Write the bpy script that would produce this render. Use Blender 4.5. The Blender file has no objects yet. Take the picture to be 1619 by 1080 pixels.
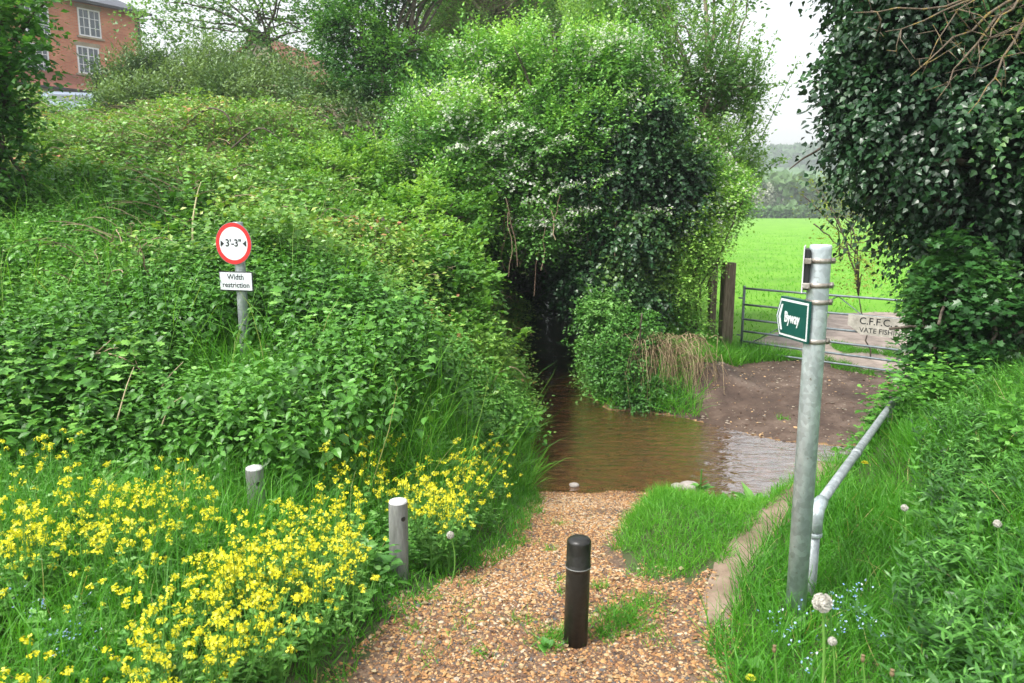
import bpy, math, random
import numpy as np
from mathutils import Vector, Matrix
R = math.radians
scene = bpy.context.scene
C = scene.collection
rng = np.random.default_rng(7)
random.seed(7)

# ------------------------------------------------------------------ camera, sky, sun, exposure
EYE, PITCH, F = 1.65, R(9.93), 1200.0          # eye height (m), tilt down, focal length in px of a 1619 px wide frame
cd = bpy.data.cameras.new('camera'); cam = bpy.data.objects.new('camera', cd); C.objects.link(cam)
cam.location = (0, 0, EYE); cam.rotation_euler = (math.pi/2 - PITCH, 0, 0)
cd.sensor_width = 36; cd.lens = 36*F/1619; cd.clip_start = .05; cd.clip_end = 6000
cd.dof.use_dof = True; cd.dof.focus_distance = 5.6; cd.dof.aperture_fstop = 5.0
scene.camera = cam
SUN_EL, SUN_AZ = 58, -125                       # azimuth measured clockwise from +Y, so the light comes from behind and left
w = bpy.data.worlds.new('World'); scene.world = w; w.use_nodes = True
nt = w.node_tree; nt.nodes.clear()
o_ = nt.nodes.new('ShaderNodeOutputWorld'); bg = nt.nodes.new('ShaderNodeBackground')
sk = nt.nodes.new('ShaderNodeTexSky'); sk.sky_type = 'NISHITA'; sk.sun_disc = False
sk.sun_elevation = R(SUN_EL); sk.sun_rotation = R(SUN_AZ); sk.dust_density = 3.5; sk.air_density = 1.6; sk.ozone_density = 1.0
hs = nt.nodes.new('ShaderNodeHueSaturation'); hs.inputs['Saturation'].default_value = .22; hs.inputs['Value'].default_value = 1.45
nt.links.new(sk.outputs[0], hs.inputs['Color']); nt.links.new(hs.outputs[0], bg.inputs[0]); nt.links.new(bg.outputs[0], o_.inputs[0])
bg.inputs[1].default_value = .12
sd = bpy.data.lights.new('sun', 'SUN'); sun = bpy.data.objects.new('sun', sd); C.objects.link(sun)
sd.energy = 2.3; sd.angle = R(11); sd.color = (1, .965, .9)
az, el = R(SUN_AZ), R(SUN_EL)
sdir = Vector((math.sin(az)*math.cos(el), math.cos(az)*math.cos(el), math.sin(el)))
sun.rotation_euler = sdir.to_track_quat('Z', 'Y').to_euler(); sun.location = sdir*50
vs = scene.view_settings; vs.view_transform = 'Standard'; vs.look = 'None'; vs.gamma = 1; vs.exposure = .92; vs.use_curve_mapping = False
scene.cycles.max_bounces = 8; scene.cycles.transparent_max_bounces = 12; scene.cycles.diffuse_bounces = 4

def at(px, py, Y):
    """the world point that lies Y metres ahead of the camera at a pixel of the 1619x1080 photograph"""
    c, s = math.cos(PITCH), math.sin(PITCH); u = (px-809.5)/F; v = (540-py)/F
    dx, dy, dz = u, c+v*s, -s+v*c
    t = Y/dy
    return np.array([dx*t, Y, EYE+dz*t])
def gx(px, Y, z):
    """x of a point Y ahead, z up, seen at column px"""
    return (px-809.5)/F*(Y*math.cos(PITCH)+(EYE-z)*math.sin(PITCH))

# ------------------------------------------------------------------ object helpers
def tag(o, label=None, cat=None, group=None, kind=None):
    if label: o['label'] = label
    if cat: o['category'] = cat
    if group: o['group'] = group
    if kind: o['kind'] = kind
    return o
def empty(name, loc=(0, 0, 0), rz=0, label=None, cat=None, group=None):
    o = bpy.data.objects.new(name, None); C.objects.link(o); o.location = loc; o.rotation_euler = (0, 0, rz)
    o.empty_display_size = .1
    return tag(o, label, cat, group)
def link(name, me, parent=None):
    o = bpy.data.objects.new(name, me); C.objects.link(o)
    if parent: o.parent = parent
    return o
def copy_tree(o, parent=None):
    kids = list(o.children); c = o.copy(); C.objects.link(c); c.parent = parent
    for ch in kids: copy_tree(ch, c)
    return c

class Soup:
    """collects triangles / quads with numpy and turns them into ONE mesh"""
    def __init__(s): s.v = []; s.f = []; s.t = []; s.m = []; s.n = 0
    def add(s, v, f, tint=.5, mat=0):
        v = np.asarray(v, np.float32).reshape(-1, 3); f = np.asarray(f, np.int64).reshape(-1, 3)
        s.v.append(v); s.f.append(f+s.n); s.n += len(v)
        s.t.append(np.broadcast_to(np.asarray(tint, np.float32), (len(v),)) if np.ndim(tint) < 1 else np.asarray(tint, np.float32))
        s.m.append(np.full(len(f), mat, np.int32)); return s
    def mesh(s, name, mats, smooth=False, origin=None):
        v = np.concatenate(s.v).copy(); f = np.concatenate(s.f).astype(np.int32); t = np.concatenate(s.t); m = np.concatenate(s.m)
        if origin is not None: v -= np.asarray(origin, np.float32)
        me = bpy.data.meshes.new(name)
        me.vertices.add(len(v)); me.vertices.foreach_set('co', v.ravel())
        me.loops.add(f.size); me.loops.foreach_set('vertex_index', f.ravel())
        me.polygons.add(len(f)); me.polygons.foreach_set('loop_start', np.arange(0, f.size, 3, dtype=np.int32))
        me.polygons.foreach_set('material_index', m)
        me.polygons.foreach_set('use_smooth', np.full(len(f), smooth))
        a = me.attributes.new('tint', 'FLOAT', 'POINT'); a.data.foreach_set('value', t.astype(np.float32))
        for x in (mats if isinstance(mats, (list, tuple)) else [mats]): me.materials.append(x)
        me.update(calc_edges=True); me.validate(); return me
    def obj(s, name, mats, parent=None, smooth=False, origin=None):
        o = link(name, s.mesh(name, mats, smooth, origin), parent)
        if origin is not None and parent is None: o.location = origin
        return o

def norm(a):
    a = np.asarray(a, float); return a/np.maximum(np.linalg.norm(a, axis=-1, keepdims=True), 1e-9)
def place(soup, tmpl, pos, d, n, size, tint, mat=0, wid=1.0):
    """one copy of a template (x across, y along, z normal) per row"""
    tv, tf = tmpl; N = len(pos)
    if N == 0: return
    tint = np.broadcast_to(tint, (N,)); d = norm(d); x = norm(np.cross(d, n)); z = np.cross(x, d)
    size = np.broadcast_to(size, (N,)).astype(float); wid = np.broadcast_to(wid, (N,)).astype(float)
    v = (tv[None, :, 0, None]*x[:, None, :]*wid[:, None, None] + tv[None, :, 1, None]*d[:, None, :] + tv[None, :, 2, None]*z[:, None, :])*size[:, None, None]+pos[:, None, :]
    f = tf[None]+(np.arange(N)*len(tv))[:, None, None]
    soup.add(v.reshape(-1, 3), f.reshape(-1, 3), np.repeat(np.clip(tint, 0, 1), len(tv)), mat)
def T(v, f): return np.array(v, float), np.array(f, int)
LEAF2 = T([(0, 0, 0), (.3, .45, .07), (0, 1, -.08), (-.3, .45, .07)], [(0, 1, 2), (0, 2, 3)])
LEAF6 = T([(0, 0, 0), (.3, .22, .06), (.27, .58, .03), (0, 1, -.14), (-.27, .58, .03), (-.3, .22, .06), (0, .45, -.02)],
          [(0, 1, 6), (0, 6, 5), (1, 2, 6), (6, 4, 5), (2, 3, 6), (6, 3, 4)])
NARROW = T([(0, 0, 0), (.09, .35, .02), (.07, .65, 0), (0, 1, -.1), (-.07, .65, 0), (-.09, .35, .02)], [(0, 1, 5), (1, 2, 4), (1, 4, 5), (2, 3, 4)])
# lobed leaves: ivy and sycamore
def lobed(pts):
    v = [(0, .38, 0)]+[(x, y, .05*abs(x)*2-.1*max(0, y-.5)) for x, y in pts]
    k = len(pts); return T(v, [(0, i+1, (i+1) % k+1) for i in range(k)])
IVY = lobed([(0, 0), (.25, .02), (.5, .25), (.3, .48), (.28, .62), (0, 1), (-.28, .62), (-.3, .48), (-.5, .25), (-.25, .02)])
SYC = lobed([(0, 0), (.22, -.04), (.5, .12), (.33, .3), (.56, .62), (.24, .62), (0, 1.02), (-.24, .62), (-.56, .62), (-.33, .3), (-.5, .12), (-.22, -.04)])
PETAL4 = T([(0, 0, 0), (.5, .25, .12), (.3, .55, .12), (-.3, .55, .12), (-.5, .25, .12), (.5, -.25, .12), (.3, -.55, .12), (-.3, -.55, .12), (-.5, -.25, .12)],
           [(0, 1, 2), (0, 3, 4), (0, 6, 5), (0, 8, 7), (0, 2, 3), (0, 7, 6)])
def blade_template():
    v = []; 
    for i, t in enumerate((0, .3, .6, .85)):
        wv = .5*(1-t*.75); y = t-.0; z = -.42*t*t
        v += [(-wv, y, z), (wv, y, z)]
    v.append((0, .98, -.58))
    f = []
    for i in range(3): a = 2*i; f += [(a, a+1, a+3), (a, a+3, a+2)]
    f.append((6, 7, 8)); return T(v, f)
BLADE = blade_template()
BLADE2 = T([(-.5, 0, 0), (.5, 0, 0), (.35, .55, -.1), (-.35, .55, -.1), (0, 1, -.4)], [(0, 1, 2), (0, 2, 3), (3, 2, 4)])
def grassify(s, pos, h, wid, tint, mat=0, lean=.5, tm=BLADE):
    N = len(pos); d = np.stack([rng.normal(0, lean, N), rng.normal(0, lean, N), np.ones(N)], 1)
    n = np.stack([rng.normal(0, 1, N), rng.normal(0, 1, N), rng.normal(0, .2, N)], 1)
    hh = np.broadcast_to(h, (N,)); tv = tm[0]
    place(s, tm, pos, d, n, hh, tint, mat, np.broadcast_to(wid, (N,))/hh)
def tube(s, pts, rad, sides=6, tint=.5, mat=0, cap=True):
    pts = np.asarray(pts, float); k = len(pts); rad = np.broadcast_to(rad, (k,)).astype(float)
    tg = norm(np.gradient(pts, axis=0)); ref = np.array([0, 0, 1.]) if abs(tg[0][2]) < .9 else np.array([1., 0, 0])
    a = norm(np.cross(tg, ref)); b = np.cross(tg, a)
    th = np.arange(sides)*2*np.pi/sides
    v = pts[:, None]+rad[:, None, None]*(np.cos(th)[None, :, None]*a[:, None]+np.sin(th)[None, :, None]*b[:, None])
    f = []
    for i in range(k-1):
        for j in range(sides):
            p, q = i*sides+j, i*sides+(j+1) % sides
            f += [(p, q, q+sides), (p, q+sides, p+sides)]
    v = v.reshape(-1, 3)
    if cap:
        v = np.vstack([v, pts[-1], pts[0]]); e = (k-1)*sides
        f += [(e+j, e+(j+1) % sides, k*sides) for j in range(sides)]+[((j+1) % sides, j, k*sides+1) for j in range(sides)]
    s.add(v, f, tint, mat); return s
def lathe(s, prof, base=(0, 0, 0), sides=32, tint=.5, mat=0, lean=(0, 0)):
    prof = list(prof); k = len(prof); th = np.arange(sides)*2*np.pi/sides; v = []
    for r, z in prof: v += [(base[0]+r*math.cos(t)+lean[0]*z, base[1]+r*math.sin(t)+lean[1]*z, base[2]+z) for t in th]
    f = []
    for i in range(k-1):
        for j in range(sides):
            p, q = i*sides+j, i*sides+(j+1) % sides
            f += [(p, q, q+sides), (p, q+sides, p+sides)]
    s.add(v, f, tint, mat); return s
def box(s, cx, cy, cz, sx, sy, sz, rz=0, mat=0, tint=.5, bev=0.0):
    """box with chamfered vertical and horizontal edges, turned about z"""
    if bev <= 0:
        v = [(x, y, z) for x in (-1, 1) for y in (-1, 1) for z in (-1, 1)]
        v = np.array(v, float)*np.array([sx, sy, sz])/2
        f = [(0, 1, 3), (0, 3, 2), (4, 6, 7), (4, 7, 5), (0, 4, 5), (0, 5, 1), (2, 3, 7), (2, 7, 6), (0, 2, 6), (0, 6, 4), (1, 5, 7), (1, 7, 3)]
    else:
        from itertools import product
        hx, hy, hz = sx/2, sy/2, sz/2; b = bev; v = []
        prof = [(-hz, b), (-hz+b, 0), (hz-b, 0), (hz, b)]
        for z, ins in prof:
            x0, y0 = hx-ins, hy-ins
            v += [(x0-b, -y0, z), (x0, -y0+b, z), (x0, y0-b, z), (x0-b, y0, z), (-x0+b, y0, z), (-x0, y0-b, z), (-x0, -y0+b, z), (-x0+b, -y0, z)]
        f = []
        for i in range(3):
            for j in range(8):
                p, q = i*8+j, i*8+(j+1) % 8; f += [(p, q, q+8), (p, q+8, p+8)]
        for j in range(1, 7): f += [(0, j+1, j), (24, 24+j, 25+j)]
        v = np.array(v)
    c, sn = math.cos(rz), math.sin(rz)
    v = np.stack([v[:, 0]*c-v[:, 1]*sn+cx, v[:, 0]*sn+v[:, 1]*c+cy, v[:, 2]+cz], 1)
    s.add(v, f, tint, mat); return s

# ------------------------------------------------------------------ noise on arrays
def _h(i, j, k, seed):
    n = (i*374761393+j*668265263+k*2147483647+seed*974634777) & 0xffffffff
    n = ((n ^ (n >> 13))*1274126177) & 0xffffffff
    return ((n ^ (n >> 16)) & 0xffff)/65535.0
def noise(p, sc=1.0, seed=0, oct=3):
    p = np.asarray(p, float)
    if p.shape[-1] == 2: p = np.concatenate([p, np.zeros(p.shape[:-1]+(1,))], -1)
    tot = 0; amp = 1; na = 0
    for o in range(oct):
        q = p*sc*(2**o)+17.3*o; i = np.floor(q).astype(np.int64); f = q-i; f = f*f*(3-2*f); r = 0
        for a in (0, 1):
            for b in (0, 1):
                for c in (0, 1):
                    wgt = (f[..., 0] if a else 1-f[..., 0])*(f[..., 1] if b else 1-f[..., 1])*(f[..., 2] if c else 1-f[..., 2])
                    r = r+wgt*_h(i[..., 0]+a, i[..., 1]+b, i[..., 2]+c, seed+o)
        tot = tot+amp*r; na += amp; amp *= .5
    return tot/na
def sstep(a, b, x): t = np.clip((x-a)/(b-a), 0, 1); return t*t*(3-2*t)

# ------------------------------------------------------------------ materials
def newmat(name):
    m = bpy.data.materials.new(name); m.use_nodes = True; n = m.node_tree; n.nodes.clear()
    out = n.nodes.new('ShaderNodeOutputMaterial'); return m, n, out
def ramp(n, cols, src):
    r = n.nodes.new('ShaderNodeValToRGB'); e = r.color_ramp.elements
    while len(e) < len(cols): e.new(.5)
    for i, (p, c) in enumerate(cols): e[i].position = p; e[i].color = (*c, 1)
    n.links.new(src, r.inputs[0]); return r
def leafmat(name, cols, rough=.42, trans=.24, spec=.5, warm=(1.25, 1.15, .55)):
    m, n, out = newmat(name)
    at_ = n.nodes.new('ShaderNodeAttribute'); at_.attribute_name = 'tint'
    r = ramp(n, cols, at_.outputs['Fac'])
    p = n.nodes.new('ShaderNodeBsdfPrincipled'); p.inputs['Roughness'].default_value = rough; p.inputs['Specular IOR Level'].default_value = spec
    tr = n.nodes.new('ShaderNodeBsdfTranslucent'); mx = n.nodes.new('ShaderNodeMixShader'); mx.inputs[0].default_value = trans
    mu = n.nodes.new('ShaderNodeMix'); mu.data_type = 'RGBA'; mu.blend_type = 'MULTIPLY'; mu.inputs[0].default_value = 1
    n.links.new(r.outputs[0], mu.inputs[6]); mu.inputs[7].default_value = (*warm, 1)
    n.links.new(r.outputs[0], p.inputs['Base Color']); n.links.new(mu.outputs[2], tr.inputs['Color'])
    n.links.new(p.outputs[0], mx.inputs[1]); n.links.new(tr.outputs[0], mx.inputs[2]); n.links.new(mx.outputs[0], out.inputs[0])
    return m
def surf(name, cols, scale=6, rough=.8, bump=.3, detail=8, metal=0, spec=.4, mix_attr=False, bscale=None, stretch=None, rr=None):
    """noise -> ramp -> principled, with a noise bump"""
    m, n, out = newmat(name)
    tc = n.nodes.new('ShaderNodeTexCoord'); mp = n.nodes.new('ShaderNodeMapping'); n.links.new(tc.outputs['Object'], mp.inputs[0])
    if stretch: mp.inputs['Scale'].default_value = stretch
    nz = n.nodes.new('ShaderNodeTexNoise'); nz.inputs['Scale'].default_value = scale; nz.inputs['Detail'].default_value = detail; nz.inputs['Roughness'].default_value = .65
    n.links.new(mp.outputs[0], nz.inputs['Vector'])
    src = nz.outputs['Fac']
    if mix_attr:
        a = n.nodes.new('ShaderNodeAttribute'); a.attribute_name = 'tint'; src = a.outputs['Fac']
    r = ramp(n, cols, src)
    p = n.nodes.new('ShaderNodeBsdfPrincipled'); p.inputs['Roughness'].default_value = rough; p.inputs['Metallic'].default_value = metal
    p.inputs['Specular IOR Level'].default_value = spec
    n.links.new(r.outputs[0], p.inputs['Base Color'])
    if rr:
        r2 = n.nodes.new('ShaderNodeMapRange'); r2.inputs['To Min'].default_value = rr[0]; r2.inputs['To Max'].default_value = rr[1]
        n.links.new(nz.outputs['Fac'], r2.inputs[0]); n.links.new(r2.outputs[0], p.inputs['Roughness'])
    if bump:
        nb = n.nodes.new('ShaderNodeTexNoise'); nb.inputs['Scale'].default_value = bscale or scale*4; nb.inputs['Detail'].default_value = 6
        n.links.new(mp.outputs[0], nb.inputs['Vector'])
        b = n.nodes.new('ShaderNodeBump'); b.inputs['Strength'].default_value = bump; b.inputs['Distance'].default_value = .02
        n.links.new(nb.outputs['Fac'], b.inputs['Height']); n.links.new(b.outputs[0], p.inputs['Normal'])
    n.links.new(p.outputs[0], out.inputs[0]); return m
def plain(name, col, rough=.5, metal=0, spec=.5):
    return surf(name, [(.3, tuple(c*.85 for c in col)), (.7, tuple(min(1, c*1.08) for c in col))], scale=25, rough=rough, bump=.05, metal=metal, spec=spec)

M = {}
M['soil'] = surf('soil', [(.3, (.035, .05, .018)), (.6, (.06, .075, .028)), (.8, (.09, .075, .05))], 3, .95, .6)
M['gravelbase'] = surf('gravel_base', [(.3, (.06, .04, .03)), (.5, (.14, .09, .06)), (.7, (.25, .17, .11))], 45, .9, .8, bscale=70)
M['mud'] = surf('mud', [(.28, (.035, .022, .017)), (.5, (.085, .055, .04)), (.72, (.18, .13, .1))], 2.2, .75, .9, bscale=14, rr=(.9, .55))
M['track'] = surf('track', [(.3, (.16, .13, .11)), (.5, (.3, .245, .21)), (.7, (.42, .35, .3))], 3.5, .9, .6, bscale=40)
M['bed'] = surf('stream_bed', [(.25, (.08, .045, .02)), (.5, (.22, .13, .06)), (.68, (.36, .23, .11)), (.8, (.42, .32, .18))], 7, .9, .6, bscale=40)
M['concrete'] = surf('footpath_concrete', [(.3, (.11, .075, .05)), (.52, (.24, .175, .125)), (.75, (.35, .275, .21))], 3.2, .95, .4, bscale=60)
M['field'] = surf('field_grass', [(.3, (.09, .24, .012)), (.5, (.125, .31, .016)), (.7, (.165, .36, .026))], .5, .9, .9, bscale=9)
M['hill'] = surf('hill_grass', [(.3, (.05, .12, .03)), (.5, (.08, .19, .04)), (.7, (.11, .25, .05))], .02, .9, 0)
M['stone'] = surf('stone', [(0, (.05, .036, .028)), (.22, (.17, .085, .045)), (.45, (.34, .165, .06)), (.65, (.42, .245, .1)), (.8, (.46, .315, .17)), (.92, (.49, .4, .29)), (1, (.09, .085, .085))], 30, .75, .2, mix_attr=True)
M['rock'] = surf('pale_rock', [(.3, (.2, .17, .15)), (.7, (.45, .41, .38))], 9, .7, .5)
M['galv'] = surf('galvanised_steel', [(.25, (.36, .42, .45)), (.5, (.52, .585, .61)), (.72, (.7, .76, .78))], 16, .45, .06, metal=.4, spec=.5, stretch=(1, 1, .35), rr=(.35, .6))
M['galvdull'] = surf('dull_galvanised_steel', [(.28, (.25, .28, .29)), (.5, (.38, .42, .43)), (.72, (.52, .55, .55))], 14, .5, .06, metal=.45, stretch=(1, 1, .35))
def mottle(m, cells=55, amt=(.8, 1.12), spots=(.2, .17, .12)):
    """zinc spangle and small dirt spots over a metal surface"""
    n = m.node_tree; p = [x for x in n.nodes if x.type == 'BSDF_PRINCIPLED'][0]; src = p.inputs['Base Color'].links[0].from_socket
    tc = n.nodes.new('ShaderNodeTexCoord'); v = n.nodes.new('ShaderNodeTexVoronoi'); v.inputs['Scale'].default_value = cells; n.links.new(tc.outputs['Object'], v.inputs['Vector'])
    sp = n.nodes.new('ShaderNodeSeparateColor'); n.links.new(v.outputs['Color'], sp.inputs[0])
    mr = n.nodes.new('ShaderNodeMapRange'); mr.inputs['To Min'].default_value = amt[0]; mr.inputs['To Max'].default_value = amt[1]; n.links.new(sp.outputs[0], mr.inputs[0])
    a = n.nodes.new('ShaderNodeMix'); a.data_type = 'RGBA'; a.blend_type = 'MULTIPLY'; a.inputs[0].default_value = 1; n.links.new(src, a.inputs[6]); n.links.new(mr.outputs[0], a.inputs[7])
    z = n.nodes.new('ShaderNodeTexNoise'); z.inputs['Scale'].default_value = 38; z.inputs['Detail'].default_value = 5; z.inputs['Roughness'].default_value = .75; n.links.new(tc.outputs['Object'], z.inputs['Vector'])
    r = n.nodes.new('ShaderNodeMapRange'); r.inputs['From Min'].default_value = .63; r.inputs['From Max'].default_value = .72; n.links.new(z.outputs['Fac'], r.inputs[0])
    b = n.nodes.new('ShaderNodeMix'); b.data_type = 'RGBA'; n.links.new(r.outputs[0], b.inputs[0]); n.links.new(a.outputs[2], b.inputs[6]); b.inputs[7].default_value = (*spots, 1); n.links.new(b.outputs[2], p.inputs['Base Color'])
mottle(M['galv']); mottle(M['galvdull'])
M['gatesteel'] = surf('gate_steel', [(.3, (.1, .13, .145)), (.6, (.2, .24, .26)), (.8, (.3, .3, .27))], 9, .5, .1, metal=.4)
M['clip'] = surf('rusty_clip', [(.3, (.12, .1, .085)), (.5, (.3, .27, .23)), (.7, (.45, .42, .38))], 30, .45, .2, metal=.5)
M['red'] = plain('sign_red', (.62, .03, .03), .35)
M['white'] = surf('sign_white', [(.3, (.58, .62, .66)), (.6, (.7, .73, .76)), (.8, (.62, .66, .62))], 12, .35, .02)
M['dirtywhite'] = surf('weathered_board', [(.3, (.26, .25, .21)), (.55, (.5, .48, .42)), (.75, (.62, .6, .53))], 6, .8, .2)
M['black'] = plain('lettering_black', (.018, .02, .022), .4)
M['green'] = surf('sign_green', [(.3, (.006, .06, .05)), (.7, (.01, .085, .068))], 12, .35, .03)
M['signw'] = plain('sign_lettering_white', (.8, .82, .82), .35)
M['greyb'] = surf('grey_plate_back', [(.3, (.2, .21, .21)), (.7, (.35, .36, .36))], 12, .5, .05, metal=.3)
M['darkpaint'] = surf('bollard_paint', [(.3, (.01, .01, .009)), (.6, (.022, .021, .018)), (.78, (.07, .07, .058))], 22, .3, .15, rr=(.22, .5), bscale=50)
M['greywood'] = surf('bollard_grey', [(.3, (.11, .11, .1)), (.5, (.2, .205, .195)), (.7, (.32, .32, .3))], 9, .6, .3, stretch=(3, 3, .5))
M['captop'] = surf('bollard_top', [(.3, (.42, .42, .42)), (.7, (.68, .68, .68))], 20, .5, .2)
M['postwood'] = surf('post_wood', [(.28, (.1, .08, .055)), (.5, (.22, .175, .12)), (.72, (.36, .3, .22))], 8, .85, .5, stretch=(5, 5, .6))
M['bark'] = surf('bark', [(.3, (.045, .037, .027)), (.5, (.1, .08, .06)), (.7, (.17, .145, .11))], 6, .9, .8, stretch=(3, 3, 1))
M['palebark'] = surf('pale_bark', [(.3, (.14, .11, .075)), (.5, (.27, .22, .16)), (.7, (.38, .33, .25))], 6, .85, .6)
M['lichen'] = surf('lichen_bark', [(.3, (.08, .06, .04)), (.52, (.15, .115, .08)), (.6, (.24, .17, .03)), (.72, (.26, .22, .16))], 18, .85, .6)
M['deadcane'] = surf('dead_cane', [(0, (.14, .09, .06)), (.4, (.25, .17, .12)), (.7, (.4, .31, .2)), (1, (.5, .45, .25))], 18, .8, 0, mix_attr=True)
M['straw'] = leafmat('straw', [(0, (.12, .085, .045)), (.5, (.32, .235, .13)), (1, (.48, .38, .23))], .6, .2, .3, (1, 1, .8))
M['nettle'] = leafmat('nettle_leaf', [(0, (.028, .095, .014)), (.4, (.06, .2, .022)), (.75, (.115, .32, .04)), (1, (.22, .46, .08))])
M['bramble'] = leafmat('bramble_leaf', [(0, (0.045, 0.112, 0.022)), (0.4, (0.098, 0.24, 0.039)), (0.72, (0.195, 0.39, 0.06)), (0.9, (0.36, 0.48, 0.09)), (1, (0.45, 0.21, 0.09))], .4)
M['grass'] = leafmat('grass_blade', [(0, (0.034, 0.138, 0.014)), (0.4, (0.069, 0.276, 0.018)), (0.75, (0.138, 0.414, 0.029)), (0.95, (0.23, 0.517, 0.057)), (1, (0.483, 0.46, 0.184))], .5, .4)
M['weed'] = leafmat('weed_leaf', [(0, (.03, .1, .02)), (.5, (.065, .21, .03)), (.85, (.12, .33, .05)), (1, (.2, .42, .1))], .45)
M['mustleaf'] = leafmat('mustard_leaf', [(0, (.05, .15, .025)), (.5, (.1, .28, .045)), (1, (.2, .42, .08))], .45)
M['yellow'] = leafmat('mustard_petal', [(0, (.3, .36, .04)), (.12, (.55, .52, .03)), (.3, (.78, .7, .02)), (.7, (.9, .86, .04)), (1, (.93, .91, .16))], .6, .25, .2, (1, 1, .7))
M['blue'] = leafmat('forget_me_not_petal', [(0, (.25, .4, .8)), (.6, (.45, .6, .9)), (1, (.75, .82, .95))], .6, .2, .2, (1, 1, 1))
M['clock'] = leafmat('dandelion_fluff', [(0, (.5, .48, .42)), (1, (.8, .78, .72))], .8, .4, .1, (1, 1, 1))
M['hawleaf'] = leafmat('hawthorn_leaf', [(0, (0.053, 0.15, 0.03)), (0.4, (0.112, 0.3, 0.053)), (0.75, (0.195, 0.45, 0.075)), (1, (0.36, 0.63, 0.12))], .4)
M['blossom'] = leafmat('blossom', [(0, (.5, .54, .42)), (.5, (.74, .76, .66)), (1, (.86, .87, .82))], .7, .3, .2, (1, 1, .9))
M['farblossom'] = leafmat('far_blossom', [(0, (.07, .12, .05)), (.45, (.25, .3, .18)), (1, (.6, .6, .5))], .7, .3, .2, (1, 1, .9))
M['ivy'] = leafmat('ivy_leaf', [(0, (.01, .034, .013)), (.5, (.022, .075, .024)), (.85, (.055, .145, .038)), (1, (.13, .25, .055))], .36, .1, .5)
M['elder'] = leafmat('elder_leaf', [(0, (.05, .16, .025)), (.4, (.1, .27, .035)), (.8, (.17, .39, .055)), (1, (.28, .5, .09))], .45, .4)
M['willow'] = leafmat('willow_leaf', [(0, (0.046, 0.104, 0.039)), (0.5, (0.098, 0.189, 0.058)), (1, (0.195, 0.312, 0.104))], .5)
M['sparse'] = leafmat('birch_leaf', [(0, (.07, .17, .05)), (.5, (.14, .31, .08)), (1, (.3, .5, .16))], .45, .4)
M['maple'] = leafmat('maple_leaf', [(0, (.025, .09, .018)), (.5, (.055, .19, .03)), (1, (.15, .36, .06))], .4, .38)
M['sycleaf'] = leafmat('sycamore_leaf', [(0, (.02, .075, .018)), (.5, (.04, .135, .03)), (.85, (.08, .23, .05)), (1, (.15, .36, .06))], .38, .3)
M['tawny'] = leafmat('tawny_leaf', [(0, (.14, .2, .03)), (.5, (.26, .36, .05)), (1, (.4, .4, .1))], .5, .4)
M['far'] = leafmat('far_leaf', [(0, (.06, .13, .045)), (.5, (.1, .2, .065)), (1, (.19, .31, .11))], .7, .2)

# ------------------------------------------------------------------ terrain
WATER = -1.0
WP = np.array([(.33, 6.95), (.9, 6.78), (1.45, 6.7), (1.72, 5.95), (2.25, 5.85), (3.1, 6.2), (4.6, 6.6), (7, 7.0), (14, 6.6), (14, 8.4), (8, 8.5), (5, 8.3), (3.75, 8.25), (3.1, 8.45),
               (2.6, 8.95), (2.15, 9.5), (1.75, 9.75), (1.3, 9.85), (1.12, 10.4), (1.1, 11.6), (1.3, 13), (1.5, 14.5), (1.7, 18), (2.0, 26), (-.2, 26), (0.0, 18), (-.05, 14), (.0, 12), (.15, 10), (.2, 8.4)])
PP = np.array([(-.75, 1.0), (-.7, 2.2), (-.5, 2.75), (-.3, 3.3), (-.12, 3.8), (.06, 4.5), (.16, 5.6), (.3, 7.3), (1.4, 7.3), (1.25, 6.2), (.85, 5.0), (.62, 4.4), (.55, 3.8), (.7, 3.42), (.92, 3.12), (.8, 2.8), (.7, 2.4), (.6, 1.0)])
FP = np.array([(.74, 2.78), (.82, 3.03), (.97, 3.36), (1.18, 3.7), (1.48, 4.1), (1.78, 4.5), (2.0, 4.8), (2.12, 4.7), (1.92, 4.38), (1.62, 3.98), (1.32, 3.6), (1.11, 3.26), (.96, 2.95), (.86, 2.76)])    # footpath slab
TP = np.array([(3.1, 12.4), (4.3, 12.2), (6.3, 9.8), (7.5, 8.6), (30, 9.5), (30, 13), (14, 14.8), (9.5, 16.5), (6.8, 16), (4.6, 13.6)])   # track behind the gate
MP = np.array([(1.7, 9.7), (2.3, 10.2), (3.0, 10.9), (3.6, 11.5), (4.3, 11.6), (5.2, 10.9), (6.5, 9.6), (8, 8.6), (8, 8.2), (5, 8.0), (3.7, 8.0), (2.9, 8.3), (2.2, 9.2)])
def pdist(P, poly):
    """signed distance to a polygon, positive outside"""
    P = np.asarray(P, float); d = np.full(P.shape[:-1], 1e9); ins = np.zeros(P.shape[:-1], bool)
    for i in range(len(poly)):
        a, b = poly[i], poly[(i+1) % len(poly)]; ab = b-a; ap = P-a
        t = np.clip((ap@ab)/(ab@ab), 0, 1); q = ap-t[..., None]*ab
        d = np.minimum(d, np.hypot(q[..., 0], q[..., 1]))
        c = ((a[1] > P[..., 1]) != (b[1] > P[..., 1]))
        with np.errstate(divide='ignore', invalid='ignore'):
            xi = (b[0]-a[0])*(P[..., 1]-a[1])/(b[1]-a[1])+a[0]
        ins ^= c & (P[..., 0] < xi)
    return np.where(ins, -d, d)
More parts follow.
